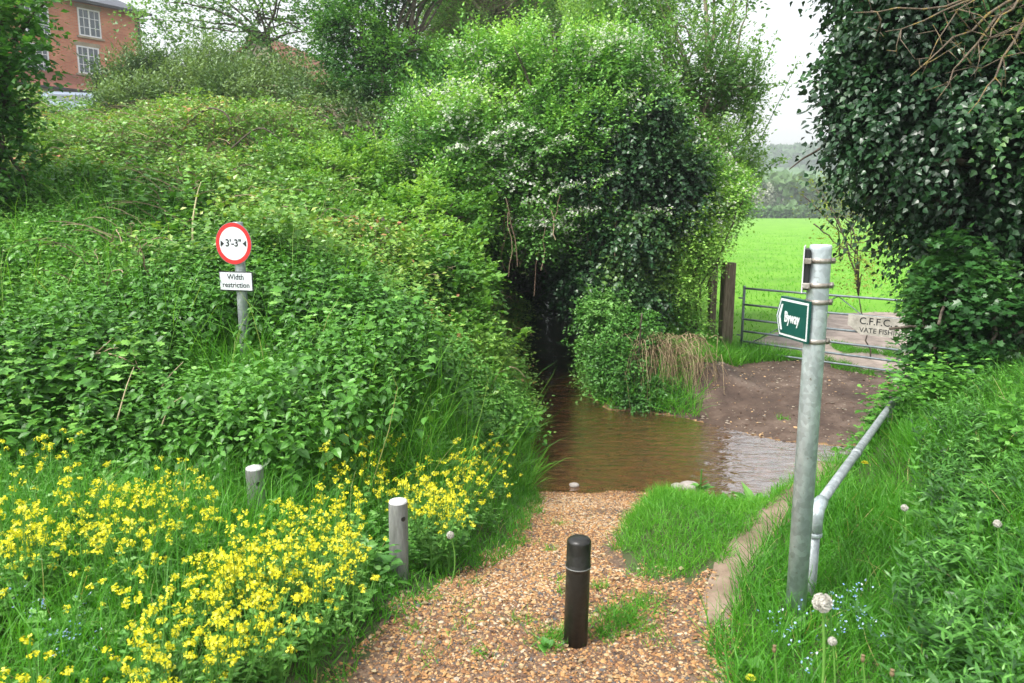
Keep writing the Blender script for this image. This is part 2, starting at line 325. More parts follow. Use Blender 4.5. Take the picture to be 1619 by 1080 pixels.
def H(x, y):
    x = np.asarray(x, float); y = np.asarray(y, float); P = np.stack([x, y], -1)
    d = pdist(P, WP)+.1*(noise(P, 1.5, 3)-.5)
    # left bank
    topL = .04+.275*np.clip(y-4.2, 0, 9.2)+.05*np.clip(y-13.4, 0, 34)+.05*np.clip(-x-1, 0, 5)
    topL = topL+.3*sstep(-8, -15, x)*np.clip((y-5)/8, 0, 1)
    # right side near
    topR = .2*np.clip(x-1.5, 0, 3.6)*sstep(7, 4, y)+.02
    slpR = .55+1.1*sstep(2.15, 2.7, x)
    # far side of the water: mud, gate, field
    topF = -.66+.22*sstep(12, 20, y)+.05*sstep(20, 60, y)
    isl = sstep(3.6, 2.2, x)*sstep(9.5, 10.3, y)*sstep(30, 16, y)*sstep(0, 1, x)
    topF = topF+.25*isl
    slF = .16+.7*isl
    left = sstep(.75, .15, x-.03*(y-6)) ; far = sstep(7.2, 8.2, y)*(1-left)
    near = (1-left)*(1-far)
    top = topL*left+topF*far+topR*near
    slp = 1.05*left+slF*far+slpR*near
    z = np.minimum(top, WATER+slp*np.maximum(d, 0))
    # soften the shoulder
    k = .25; a = top; b = WATER+slp*d; hh = np.clip(.5+.5*(b-a)/k, 0, 1)
    z = b*(1-hh)+a*hh-k*hh*(1-hh)
    # gravel ramp
    pd = pdist(P, PP); pw = np.where(x < .5, sstep(1.25, -.05, pd)*sstep(7.4, 6.6, y)+sstep(.3, -.05, pd)*(1-sstep(7.4, 6.6, y)), sstep(.3, -.05, pd))
    ramp_z = np.where(y < 3, 0, -.262*(y-3)); ramp_z = ramp_z+.05*(noise(P, 1.1, 9)-.5)+.05*(noise(P, 3.1, 19)-.5)*sstep(5, 6.5, y)
    z = z*(1-pw)+ramp_z*pw
    fw = sstep(.12, -.02, pdist(P, FP)); z = z*(1-fw)+.02*fw
    bed = WATER+np.maximum(-.24, .35*d)
    z = np.where(d < 0, np.where(pw > .5, np.minimum(z, WATER), bed), z)
    z = z+.05*(noise(P, .9, 5)-.5)*sstep(0, .5, d)*(1-pw)*(1-fw)+.012*(noise(P, 6, 6)-.5)*(1-fw)
    # far hills
    r = np.clip(y-170, 0, None)
    hill = sstep(190, 700, y)*(34+16*noise(np.stack([x*.004, y*.002], -1), 1, 11))*sstep(-500, 200, x+300)
    z = z+hill+sstep(15, 60, -x)*3*sstep(10, 60, y)
    return z
def grow(a, b, step, lo, hi, g=1.18):
    xs = list(np.arange(a, b+1e-6, step)); s = step; v = xs[-1]
    while v < hi: s *= g; v += s; xs.append(v)
    s = step; v = xs[0]; left = []
    while v > lo: s *= g; v -= s; left.append(v)
    return np.array(left[::-1]+xs)
gxs = grow(-9, 9, .07, -1200, 1200); gys = grow(.6, 17, .07, -40, 1600)
GX, GY = np.meshgrid(gxs, gys, indexing='ij'); GZ = H(GX, GY)
nx, ny = GX.shape; V_ = np.stack([GX, GY, GZ], -1).reshape(-1, 3)
ii, jj = np.meshgrid(np.arange(nx-1), np.arange(ny-1), indexing='ij'); q0 = (ii*ny+jj).ravel()
cx = ((gxs[:-1]+gxs[1:])/2)[:, None]+0*gys[None, :-1]; cy = ((gys[:-1]+gys[1:])/2)[None]+0*gxs[:-1, None]
CP = np.stack([cx, cy], -1).reshape(-1, 2); jit = .12*(noise(CP, 4, 21)-.5)
cls = np.zeros(len(CP), int)
fld = (CP[:, 1] > 12.2-.0*CP[:, 0]) & (CP[:, 0] > 2.6) ; fld |= (CP[:, 1] > 8.2) & (CP[:, 0] > 6.5)
cls[fld] = 5
cls[(CP[:, 1] > 165)] = 6
cls[pdist(CP, TP)+2.5*jit < 0] = 4
cls[pdist(CP, MP)+1.5*jit < 0] = 3
cls[pdist(CP, WP)+jit < .03] = 2
cls[pdist(CP, PP)+jit < 0] = 1
cls[(pdist(CP, PP)+jit < 0) & (CP[:, 1] > 6.95)] = 2; cls[(pdist(CP, WP) > .03) & (CP[:, 1] < 7.4) & (pdist(CP, PP)+jit < .0)] = 1
for k, (nm, mt) in enumerate([('ground', 'soil'), ('gravel_path', 'gravelbase'), ('stream_bed', 'bed'), ('muddy_shore', 'mud'), ('dirt_track', 'track'), ('field', 'field'), ('hills', 'hill')]):
    q = q0[cls == k]; f = np.concatenate([np.stack([q, q+ny, q+ny+1], 1), np.stack([q, q+ny+1, q+1], 1)])
    u, inv = np.unique(f, return_inverse=True); s = Soup(); s.add(V_[u], inv.reshape(-1, 3))
    tag(s.obj(nm, M[mt], smooth=True), kind='structure')

s = Soup(); c_ = FP.mean(0); k = len(FP); FPd = []
for i in range(k):
    a_, b_ = FP[i], FP[(i+1) % k]
    for q_ in np.linspace(0, 1, 9)[:-1]:
        p_ = a_*(1-q_)+b_*q_; p_ = p_+norm(p_-c_)*.025*(noise(p_, 9, 77)-.5)*2; FPd.append(p_)
FPd = np.array(FPd); k = len(FPd); mid = np.array([[.86, 2.92], [1.04, 3.3], [1.25, 3.65], [1.55, 4.05], [1.85, 4.45], [2.0, 4.7]])
inner = np.array([mid[np.argmin(np.hypot(*(mid-p_).T))] for p_ in FPd])
s.add(np.vstack([np.column_stack([FPd, np.full(k, .021)]), np.column_stack([FPd, np.full(k, -.25)]), np.column_stack([inner, np.full(k, .026)])]),
      [(i, (i+1) % k, 2*k+i) for i in range(k)]+[((i+1) % k, 2*k+(i+1) % k, 2*k+i) for i in range(k)]+[(i, k+i, k+(i+1) % k) for i in range(k)]+[(i, k+(i+1) % k, (i+1) % k) for i in range(k)])
tag(s.obj('footpath', M['concrete']), kind='structure')

# water: a sheet with real ripples in its bump
m, n, out = newmat('stream_water')
tc = n.nodes.new('ShaderNodeTexCoord'); mp = n.nodes.new('ShaderNodeMapping'); mp.inputs['Scale'].default_value = (1, 2.2, 1); n.links.new(tc.outputs['Object'], mp.inputs[0])
n1 = n.nodes.new('ShaderNodeTexNoise'); n1.inputs['Scale'].default_value = 4.2; n1.inputs['Detail'].default_value = 3; n1.inputs['Distortion'].default_value = .6
n.links.new(mp.outputs[0], n1.inputs['Vector'])
b = n.nodes.new('ShaderNodeBump'); b.inputs['Strength'].default_value = .17; b.inputs['Distance'].default_value = .12; n.links.new(n1.outputs['Fac'], b.inputs['Height'])
fr = n.nodes.new('ShaderNodeFresnel'); fr.inputs[0].default_value = 1.55; n.links.new(b.outputs[0], fr.inputs['Normal'])
gl = n.nodes.new('ShaderNodeBsdfGlossy'); gl.inputs['Roughness'].default_value = .06; n.links.new(b.outputs[0], gl.inputs['Normal'])
tp = n.nodes.new('ShaderNodeBsdfTransparent'); tp.inputs[0].default_value = (.84, .7, .5, 1)
df = n.nodes.new('ShaderNodeBsdfDiffuse'); df.inputs[0].default_value = (.24, .145, .075, 1)
m1 = n.nodes.new('ShaderNodeMixShader'); m1.inputs[0].default_value = .24; n.links.new(tp.outputs[0], m1.inputs[1]); n.links.new(df.outputs[0], m1.inputs[2])
m2 = n.nodes.new('ShaderNodeMixShader'); fm = n.nodes.new('ShaderNodeMath'); fm.operation = 'MULTIPLY'; fm.use_clamp = True; fm.inputs[1].default_value = 2.5; n.links.new(fr.outputs[0], fm.inputs[0])
n.links.new(fm.outputs[0], m2.inputs[0]); n.links.new(m1.outputs[0], m2.inputs[1]); n.links.new(gl.outputs[0], m2.inputs[2]); n.links.new(m2.outputs[0], out.inputs[0])
M['water'] = m
s = Soup(); xs = np.linspace(-1, 15, 60); ys = np.linspace(6.2, 27, 80); A, B = np.meshgrid(xs, ys, indexing='ij'); P_ = np.stack([A, B], -1)
keep = pdist(np.stack([(A[:-1, :-1]+A[1:, 1:])/2, (B[:-1, :-1]+B[1:, 1:])/2], -1), WP) < .6
q = (np.arange(59)[:, None]*80+np.arange(79)[None])[keep]
s.add(np.stack([A, B, A*0+WATER], -1).reshape(-1, 3), np.concatenate([np.stack([q, q+80, q+81], 1), np.stack([q, q+81, q+1], 1)]))
tag(s.obj('stream_water', M['water'], smooth=True), kind='structure')

# ------------------------------------------------------------------ gravel stones
def pebble_t():
    th = np.arange(6)*np.pi/3; v = [(.5*math.cos(t), .5*math.sin(t), 0) for t in th]+[(0.08, .05, .2), (0, 0, -.2)]
    return T(v, [(i, (i+1) % 6, 6) for i in range(6)]+[((i+1) % 6, i, 7) for i in range(6)])
PEB = pebble_t()
def scatter(poly_test, x0, x1, y0, y1, n):
    P = np.stack([rng.uniform(x0, x1, n), rng.uniform(y0, y1, n)], 1); P = P[poly_test(P)]
    return np.column_stack([P, H(P[:, 0], P[:, 1])])
s = Soup()
p1 = scatter(lambda P: (pdist(P, PP)+.16*(noise(P, 5, 31)-.5) < .07) & (pdist(P, FP) > -.03), -1, 1.6, 1.8, 7.7, 270000)
N = len(p1); sz = rng.gamma(3, .0031, N).clip(.0045, .026); keep_ = (noise(p1[:, :2], 1.3, 91) < .6+.25*rng.random(N)); p1 = p1[keep_]; sz = sz[keep_]; N = len(p1)
p1[:, 2] += sz*.1
place(s, PEB, p1, rng.normal(0, 1, (N, 3))*[1, 1, .25], rng.normal(0, .35, (N, 3))+[0, 0, 1], sz, np.clip(rng.beta(1.5, 1.5, N)*.92+.5*(noise(p1[:, :2], 1.6, 5)-.5), 0, .92)+(rng.random(N) < .13)*.5, 0, rng.uniform(.6, 1, N))
tag(s.obj('gravel', M['stone']), 'orange brown gravel and bark chips covering the sloping path', 'gravel', kind='stuff')
s = Soup(); p1 = scatter(lambda P: (pdist(P, MP) < .25), 1.5, 8, 8, 11.8, 5000)
N = len(p1); place(s, PEB, p1, rng.normal(0, 1, (N, 3))*[1, 1, .2], rng.normal(0, .3, (N, 3))+[0, 0, 1], rng.gamma(3, .008, N).clip(.01, .07), rng.choice([.0, .05, .1, .97, .96, .75], N), 0, .8)
p1 = scatter(lambda P: (pdist(P, WP) < -.05), -.2, 6, 6.3, 13, 7000); N = len(p1)
place(s, PEB, p1, rng.normal(0, 1, (N, 3))*[1, 1, .2], rng.normal(0, .3, (N, 3))+[0, 0, 1], rng.gamma(3, .011, N).clip(.01, .09), rng.random(N)*.75, 0, .8)
tag(s.obj('pebbles', M['stone']), 'small stones in the stream bed and on the muddy shore', 'pebbles', kind='stuff')

# ------------------------------------------------------------------ text
def text_mesh(name, body, size, mat, depth=.0012, align='CENTER', bold=0):
    cu = bpy.data.curves.new(name, 'FONT'); cu.body = body; cu.size = size; cu.extrude = depth; cu.align_x = align; cu.align_y = 'CENTER'; cu.offset = bold; cu.resolution_u = 3
    o = bpy.data.objects.new(name, cu); C.objects.link(o)
    dg = bpy.context.evaluated_depsgraph_get(); me = bpy.data.meshes.new_from_object(o.evaluated_get(dg)); me.name = name
    bpy.data.objects.remove(o); bpy.data.curves.remove(cu); me.materials.clear(); me.materials.append(mat); return me
def prism(s, pts, y0, y1, mat=0):
    """polygon in x,z (convex), extruded along y"""
    k = len(pts); v = [(x, y0, z) for x, z in pts]+[(x, y1, z) for x, z in pts]
    f = [(0, i, i+1) for i in range(1, k-1)]+[(k, k+i+1, k+i) for i in range(1, k-1)]
    for i in range(k): j = (i+1) % k; f += [(i, i+k, j+k), (i, j+k, j)]
    s.add(v, f, .5, mat); return s

s = Soup(); p1 = scatter(lambda P: pdist(P, PP) < .1, -1, 1.6, 1.8, 6.8, 900); N = len(p1); p1[:, 2] += .012
place(s, LEAF2, p1, rng.normal(0, 1, (N, 3))*[1, 1, .15], rng.normal(0, .3, (N, 3))+[0, 0, 1], rng.uniform(.012, .035, N), rng.random(N), 0, 1.2)
tag(s.obj('leaf_litter', M['straw']), 'scattered dry leaves and bits lying on the gravel', 'leaf litter', kind='stuff')
# ---- byway signpost.  Signs are modelled facing -y, then turned.
px0, py0 = 1.132, 2.80
t = empty('byway_signpost', (px0, py0, 0), 0, 'tall galvanised steel post carrying a green Byway arrow sign', 'signpost')
s = Soup(); lathe(s, [(.0, -.25), (.039, -.25), (.039, 1.5), (.0385, 1.515), (.036, 1.52), (.034, 1.517), (.0, 1.512)], sides=40); s.obj('pole', M['galv'], t, True)
for z, tilt in ((1.462, .0), (1.372, .01), (1.31, -.01), (1.163, .015)):
    s = Soup(); lathe(s, [(.0395, -.009), (.0415, -.0085), (.0415, .0085), (.0395, .009)], (0, 0, z), 32, lean=(.0, .0))
    box(s, .043, -.012, z, .012, .014, .022, .2); tube(s, [(.035, -.022, z), (.052, -.012, z)], .004, 8)
    s.obj('clip', M['clip'], t, True)
sg = empty('arrow_sign', (-.046, .0, 1.235)); sg.parent = t; sg.rotation_euler = (0, 0, math.atan2(-.98, .2)+.0)
# local x runs from the tip towards the pole; faces -y
def arrow(s, x0, x1, h, tip, y0, y1, mat=0): return prism(s, [(x0+tip, -h/2), (x1, -h/2), (x1, h/2), (x0+tip, h/2), (x0, 0)], y0, y1, mat)
L_ = .185
s = Soup(); arrow(s, -L_, .04, .158, .028, -.002, .004); s.obj('sign_panel', M['green'], sg)
s = Soup(); arrow(s, -L_+.006, .032, .142, .026, -.0035, -.0021); s.obj('white_border', M['signw'], sg)
s = Soup(); arrow(s, -L_+.013, .026, .126, .024, -.005, -.0036); s.obj('green_field', M['green'], sg)
s = Soup()
for sgn in (1, -1):
    a = np.array([(-L_+.024, 0), (-L_+.042, .05*sgn), (-L_+.052, .05*sgn), (-L_+.036, 0)]); prism(s, [tuple(p) for p in (a if sgn < 0 else a[::-1])], -.0065, -.0051)
s.obj('chevron', M['signw'], sg)
o = link('lettering', text_mesh('lettering', 'Byway', .058, M['signw'], .0008, bold=.0008), sg); o.rotation_euler = (math.pi/2, 0, 0); o.location = (-.068, -.0062, .002); o.scale = (.68, 1, 1)
for zz in (.073, -.073):
    s = Soup(); box(s, -.08, .012, zz, .16, .016, .012); s.obj('back_rail', M['green'], sg)
pl = empty('edge_on_plate', (-.052, -.02, 1.43)); pl.parent = t; pl.rotation_euler = (0, 0, R(67.3))
s = Soup(); box(s, .05, .014, 0, .13, .004, .17, bev=.001); s.obj('plate', M['signw'], pl)
s = Soup(); box(s, .045, .002, 0, .1, .018, .15, bev=.002); s.obj('back_channel', M['black'], pl)
for z in (.032, -.058):
    s = Soup(); box(s, .0, .0, z, .05, .026, .02, bev=.002); s.obj('bracket', M['clip'], pl)

# ---- width restriction sign
tx, ty = -1.965, 5.5
t = empty('width_restriction_sign', (tx, ty, 0), 0, 'round red and white width restriction sign on a grey post among nettles', 'road sign')
s = Soup(); lathe(s, [(0, -.2), (.037, -.2), (.037, 1.55), (.034, 1.556), (0, 1.557)], sides=28); s.obj('post', M['galvdull'], t, True)
hd = empty('sign_head', (-.02, -.052, 0)); hd.parent = t; hd.rotation_euler = (0, 0, math.atan2(-.32, .95)+.03)
def disc(s, r, y0, y1, z, k=48, mat=0): return prism(s, [(r*math.cos(a), z+r*math.sin(a)) for a in np.arange(k)*2*math.pi/k], y0, y1, mat)
zc = 1.405
s = Soup(); disc(s, .15, .0, .004, zc); s.obj('disc_plate', M['greyb'], hd)
s = Soup(); k = 64; v = []; f = []
for i in range(k):
    a = i*2*math.pi/k
    for r in (.147, .118): v += [(r*math.cos(a), -.0012, zc+r*math.sin(a))]
for i in range(k): a, b_, c_, d_ = 2*i, 2*i+1, (2*i+3) % (2*k), (2*i+2) % (2*k); f += [(a, b_, c_), (a, c_, d_)]
s.add(v, f); s.obj('red_ring', M['red'], hd)
s = Soup(); disc(s, .118, -.0009, -.0002, zc); s.obj('white_disc', M['white'], hd)
for pp in ([(-.106, zc-.022), (-.078, zc), (-.106, zc+.022)], [(.106, zc+.022), (.078, zc), (.106, zc-.022)]):
    s = Soup(); prism(s, pp, -.003, -.0012); s.obj('arrowhead', M['black'], hd)
o = link('lettering', text_mesh('lettering', '3\u2032-3\u2033' if False else "3'-3\"", .072, M['black'], .0006, bold=.0012), hd); o.rotation_euler = (math.pi/2, 0, 0); o.location = (0, -.002, zc+.002)
s = Soup(); box(s, 0, .004, 1.135, .285, .004, .142, bev=.0015); s.obj('sub_plate', M['black'], hd)
s = Soup(); box(s, 0, .0005, 1.135, .268, .002, .126, bev=.0008); s.obj('white_field', M['white'], hd)
for tx_, dz in (('Width', .03), ('restriction', -.027)):
    o = link('lettering', text_mesh('lettering', tx_, .054, M['black'], .0005, bold=.0007), hd); o.rotation_euler = (math.pi/2, 0, 0); o.location = (0, -.0012, 1.135+dz)
for z in (1.135, zc): 
    s = Soup(); box(s, 0, .022, z, .11, .03, .022, bev=.003); lathe(s, [(.038, -.011), (.041, -.011), (.041, .011), (.038, .011)], (.02, .05, z), 24); s.obj('bracket', M['galvdull'], hd)

# ---- bollards
t = empty('bollard', (.243, 2.67, float(H(.243, 2.67))), 0, 'short black painted bollard with a domed top standing on the gravel', 'bollard')
s = Soup(); lathe(s, [(0, -.1), (.046, -.1), (.0455, .29), (.0455, .308), (.048, .312), (.048, .319), (.0455, .323), (.0457, .412), (.0448, .417), (.041, .422), (.03, .428), (.015, .431), (0, .432)], sides=36, lean=(.02, 0)); s.obj('post', M['darkpaint'], t, True)
s = Soup(); lathe(s, [(.0483, .3135), (.0492, .3155), (.0483, .3175)], sides=36, lean=(.02, 0)); s.obj('ring', M['greyb'], t, True)
for bx, by, h, lab, ln in ((-.53, 3.32, .315, 'grey bollard with a drilled hole and pale top between gravel path and yellow flowers', (.01, .02)), (-1.295, 3.66, .36, 'grey bollard standing furthest into the flower patch in front of the nettles', (-.015, .0))):
    z0 = float(H(bx, by)); hh = h-z0
    t = empty('bollard', (bx, by, z0), 0, lab, 'bollard')
    s = Soup(); lathe(s, [(0, -.1), (.044, -.1), (.0445, hh*.4), (.044, hh-.008), (.0425, hh)], sides=32, lean=ln); s.obj('post', M['greywood'], t, True)
    s = Soup(); lathe(s, [(.0428, hh-.001), (.041, hh+.006), (.025, hh+.012), (0, hh+.013)], sides=32, lean=ln); s.obj('top', M['captop'], t, True)
    s = Soup(); a = R(-52); r = .0445
    cxh, cyh = r*math.cos(a)+ln[0]*hh, r*math.sin(a)+ln[1]*hh
    k = 16; lathe_pts = []
    ex = np.array([-math.sin(a), math.cos(a), 0]); ez = np.array([0, 0, 1.]); c0 = np.array([cxh, cyh, hh-.07]); nn = np.array([math.cos(a), math.sin(a), 0])
    v = [c0+nn*.0012]+[c0+nn*.0008+.0115*(math.cos(q_)*ex+math.sin(q_)*ez)-nn*(.0115*math.cos(q_))**2/(2*r) for q_ in np.arange(k)*2*math.pi/k]
    s.add(v, [(0, i+1, (i+1) % k+1) for i in range(k)]); s.obj('hole', M['black'], t)

# ---- handrail
t = empty('handrail', (1.25, 2.95, 0), 0, 'galvanised tube handrail with an elbow joint beside the signpost', 'handrail')
s = Soup(); tube(s, [(0, 0, -.2), (0, 0, .36)], .0215, 24); s.obj('upright', M['galvdull'], t, True)
e0 = np.array([0, 0, .44]); e1 = np.array([2.5-1.25, 4.9-2.95, .33]); dr = norm(e1-e0)
s = Soup(); pts = [(0, 0, .325), (0, 0, .39)]+[tuple((1-q_)**2*np.array([0, 0, .39])+2*q_*(1-q_)*np.array([0, 0, .445])+q_*q_*(e0+dr*.06)) for q_ in np.linspace(.15, 1, 7)]+[tuple(e0+dr*.1)]
tube(s, pts, [.028]*2+[.0295]*3+[.0295]*4+[.027]*(len(pts)-9), 24); lathe(s, [(.0282, .318), (.03, .322), (.03, .332), (.0282, .336)], sides=24); s.obj('elbow', M['galv'], t, True)
s = Soup(); tube(s, [e0+dr*.06, e0+dr*.7, e1, e1+dr*.25], .0215, 20); s.obj('rail', M['galvdull'], t, True)
e2 = e1+dr*.2; s = Soup(); tube(s, [e2, e2*[1, 1, 0]+[0, 0, -.6]], .0215, 16); s.obj('upright', M['galvdull'], t, True)
s = Soup(); c_ = e0+dr*1.02; tube(s, [c_-dr*.03, c_+dr*.03], .0245, 20); s.obj('joint', M['galvdull'], t, True)

# ---- gate
G0 = np.array([3.62, 12.15]); gd = norm(np.array([5.2-4.0, 10.42-11.62])); GL = 3.05; ang = math.atan2(gd[1], gd[0])
t = empty('field_gate', (*G0, -.66), ang, 'grey metal five bar field gate across the dirt track', 'gate')
zt = 1.06
heights = [1.06, .80, .565, .37, .205, .06]
for zz in heights:
    s = Soup(); tube(s, [(.12, 0, zz), (GL*.35, 0, zz-.004), (GL*.7, 0, zz+.002), (GL, 0, zz)], .0165 if zz > .1 else .015, 10); s.obj('bar', M['gatesteel'], t, True)
for xx in (.12, GL):
    s = Soup(); tube(s, [(xx, 0, .03), (xx, 0, 1.1)], .021, 12); s.obj('stile', M['gatesteel'], t, True)
for a, b_ in (((.14, .0, .1), (1.6, 0, 1.05)), ((1.6, 0, 1.05), (GL-.05, 0, .1))):
    s = Soup(); tube(s, [np.array(a)+[0, .018, 0], np.array(b_)+[0, .018, 0]], .008, 8); s.obj('brace', M['gatesteel'], t, True)
for zz in (.3, .9):
    s = Soup(); tube(s, [(.03, 0, zz), (.12, 0, zz)], .012, 8); s.obj('hinge', M['gatesteel'], t, True)
# the sign tied to the gate, shaped like a board with its lower left corner cut away
p_ = at(1344, 498, 10.95)
dd = ((1344-1220)/(1400-1220)); gp = np.array([gx(1344, 10.9, .2), 10.9])
sx = (gp-G0)@gd
t = empty('fishing_club_sign', (*(G0+gd*sx), -.66), ang, 'weathered white board lettered for a fishing club hanging on the metal gate', 'sign')
s = Soup(); prism(s, [(0, .66), (.1, .6), (.19, .535), (.98, .53), (.98, .81), (0, .81)], -.035, -.019)
s.obj('board', M['dirtywhite'], t)
o = link('lettering', text_mesh('lettering', 'C.F.F.C.', .14, M['black'], .0008, 'LEFT', bold=.001), t); o.rotation_euler = (math.pi/2, 0, 0); o.location = (.16, -.037, .73)
o = link('lettering', text_mesh('lettering', 'VATE FISHING', .1, M['black'], .0008, 'LEFT', bold=.0006), t); o.rotation_euler = (math.pi/2, 0, 0); o.location = (.17, -.037, .6)

def wood_post(x, y, w_, h, zb, lab, rz=.2):
    t = empty('gate_post', (x, y, zb), rz, lab, 'post'); s = Soup(); box(s, 0, 0, h/2-.15, w_, w_*.85, h+.3, bev=.012); s.obj('timber', M['postwood'], t); return t
wood_post(gx(1150, 12.2, .3), 12.2, .19, 1.5, -.7, 'square weathered wooden post that the metal gate hangs on')
wood_post(gx(1127, 13.4, .3), 13.4, .13, 1.5, -.72, 'thinner wooden post behind the gate post beside the hedge')
wood_post(5.85, 9.85, .18, 1.5, -.7, 'wooden slamming post at the gate end behind the ivy')

# ---- stones by the water
def rock(name, x, y, z, sx, sy, sz, seed, lab):
    t = np.linspace(0, math.pi, 9); v = []; f = []; k = 14
    for a in t:
        for j in range(k):
            b_ = j*2*math.pi/k; v.append((math.sin(a)*math.cos(b_), math.sin(a)*math.sin(b_), math.cos(a)))
    v = np.array(v); v = v*(1+.5*(noise(v+seed, 1.1, seed)-.5))[:, None]*[sx, sy, sz]
    for i in range(8):
        for j in range(k):
            p, q = i*k+j, i*k+(j+1) % k; f += [(p, q+k, q), (p, p+k, q+k)]
    s = Soup(); s.add(v, f); o = s.obj(name, M['rock'], None, True); o.location = (x, y, z); tag(o, lab, 'stone'); return o
rock('stone', *at(1090, 759, 6.95)[:2], -.98, .1, .075, .05, 1, 'pale rounded stone in shallow water near the dock plants')
rock('stone', *at(1072, 762, 6.98)[:2], -.99, .07, .05, .03, 4, 'flat low stone just left of the rounded pale stone')
rock('stone', *at(908, 776, 7.0)[:2], -.985, .05, .035, .025, 9, 'small pale stone at the water edge at the foot of the gravel')

# ================================================================== vegetation
CAM = np.array([0, 0, EYE])
def hit(px, py, h=0.0, y0=1.2, y1=60):
    """where the line of sight through a photo pixel meets the ground (plus h)"""
    Y = np.concatenate([np.arange(y0, 15, .03), np.arange(15, y1, .2)]); p = np.array([at(px, py, float(q)) for q in (1.0,)])[0]
    d = (p-CAM)/(p[1]); P = CAM+d*Y[:, None]
    k = np.argmax(P[:, 2] <= H(P[:, 0], P[:, 1])+h); return P[k]-np.array([0, 0, h]) if P[k, 2] <= H(P[k, 0], P[k, 1])+h else P[-1]
def gradn(x, y, e=.25):
    return norm(np.stack([-(H(x+e, y)-H(x-e, y))/(2*e), -(H(x, y+e)-H(x, y-e))/(2*e), np.ones_like(x)], -1))
def crown(blobs, n, thick=.3, rough=.22, fr=1.3, seed=0, back=.4):
    """points in the shell of a union of ellipsoids, with the outward direction"""
    B = np.array(blobs, float); area = (B[:, 3]*B[:, 4]+B[:, 3]*B[:, 5]+B[:, 4]*B[:, 5]); P = []; O = []; tot = 0
    while tot < n:
        k = rng.choice(len(B), n, p=area/area.sum()); u = norm(rng.normal(0, 1, (n, 3)))
        b = B[k]; nz = noise(u*1.7+b[:, :3]*3+k[:, None], fr, seed, 3)
        r = (1+rough*(nz-.5)*2.6)*(1-thick*rng.power(.6, n)*rng.random(n)*1.6)
        p = b[:, :3]+u*b[:, 3:6]*r[:, None]; o = norm(u/b[:, 3:6])
        ok = np.ones(n, bool)
        for j in range(len(B)):
            q = np.linalg.norm((p-B[j, :3])/B[j, 3:6], axis=1); ok &= (q > .72) | (k == j)
        tc_ = norm(CAM-p); ok &= ((o*tc_).sum(1) > -.15) | (rng.random(n) < back)
        P.append(p[ok]); O.append(o[ok]); tot += ok.sum()
    return np.concatenate(P)[:n], np.concatenate(O)[:n]
def lumps(blobs, m, r):
    out = []
    for b in blobs:
        out.append(tuple(b[:3])+tuple(q*.86 for q in b[3:6]))
        for _ in range(m):
            u = norm(rng.normal(0, 1, 3)); f = rng.uniform(.75, 1.02); k = rng.uniform(.6, 1.1)*r; mr = min(b[3:6])*k+.3*k*max(b[3:6])*.5
            out.append((b[0]+u[0]*b[3]*f, b[1]+u[1]*b[4]*f, b[2]+u[2]*b[5]*f, mr*rng.uniform(.8, 1.3), mr*rng.uniform(.8, 1.3), mr*rng.uniform(.7, 1.0)))
    return out
def sprays(s, P, D, k, L, size, tmpl, tint, mat=0, droop=.3, spread=.9, upn=.8, leafdown=0., pair=False, wid=1.0):
    """twigs with k leaves each: P start, D direction"""
    N = len(P); up = np.array([0, 0, 1.]); D = norm(D)
    side = norm(np.cross(D, up)+rng.normal(0, .05, (N, 3))); L = np.broadcast_to(L, (N,)); size = np.broadcast_to(size, (N,)); tint = np.broadcast_to(tint, (N,))
    for i in range(k):
        t = (i+.6)/k; q = P+D*(t*L)[:, None]-up*(droop*t*t*L)[:, None]
        sg_ = 1 if i % 2 else -1
        d = side*sg_*spread+D*(.55 if i < k-1 else 1.2)+rng.normal(0, .3, (N, 3))-up*leafdown
        n_ = up*upn+D*.25+rng.normal(0, .33, (N, 3))
        place(s, tmpl, q, d, n_, size*(1-.25*t)*rng.uniform(.55, 1.3, N), tint+rng.normal(0, .1, N)+.12*t, mat, wid)
def limbs(s, base, targets, r0, taper=.7, bend=.25, sides=6, fork=None, rt=.008):
    base = np.array(base, float)
    for q in targets:
        q = np.array(q, float); L = np.linalg.norm(q-base); m_ = base*.45+q*.55+rng.normal(0, bend*.25*L, 3); m_[2] += .12*L
        t = np.linspace(0, 1, 9)[:, None]; c = (1-t)**2*base+2*t*(1-t)*m_+t*t*q
        c[1:-1] += rng.normal(0, .012*L, (7, 3)); tube(s, c, r0*(1-t[:, 0])**.8+rt, sides)
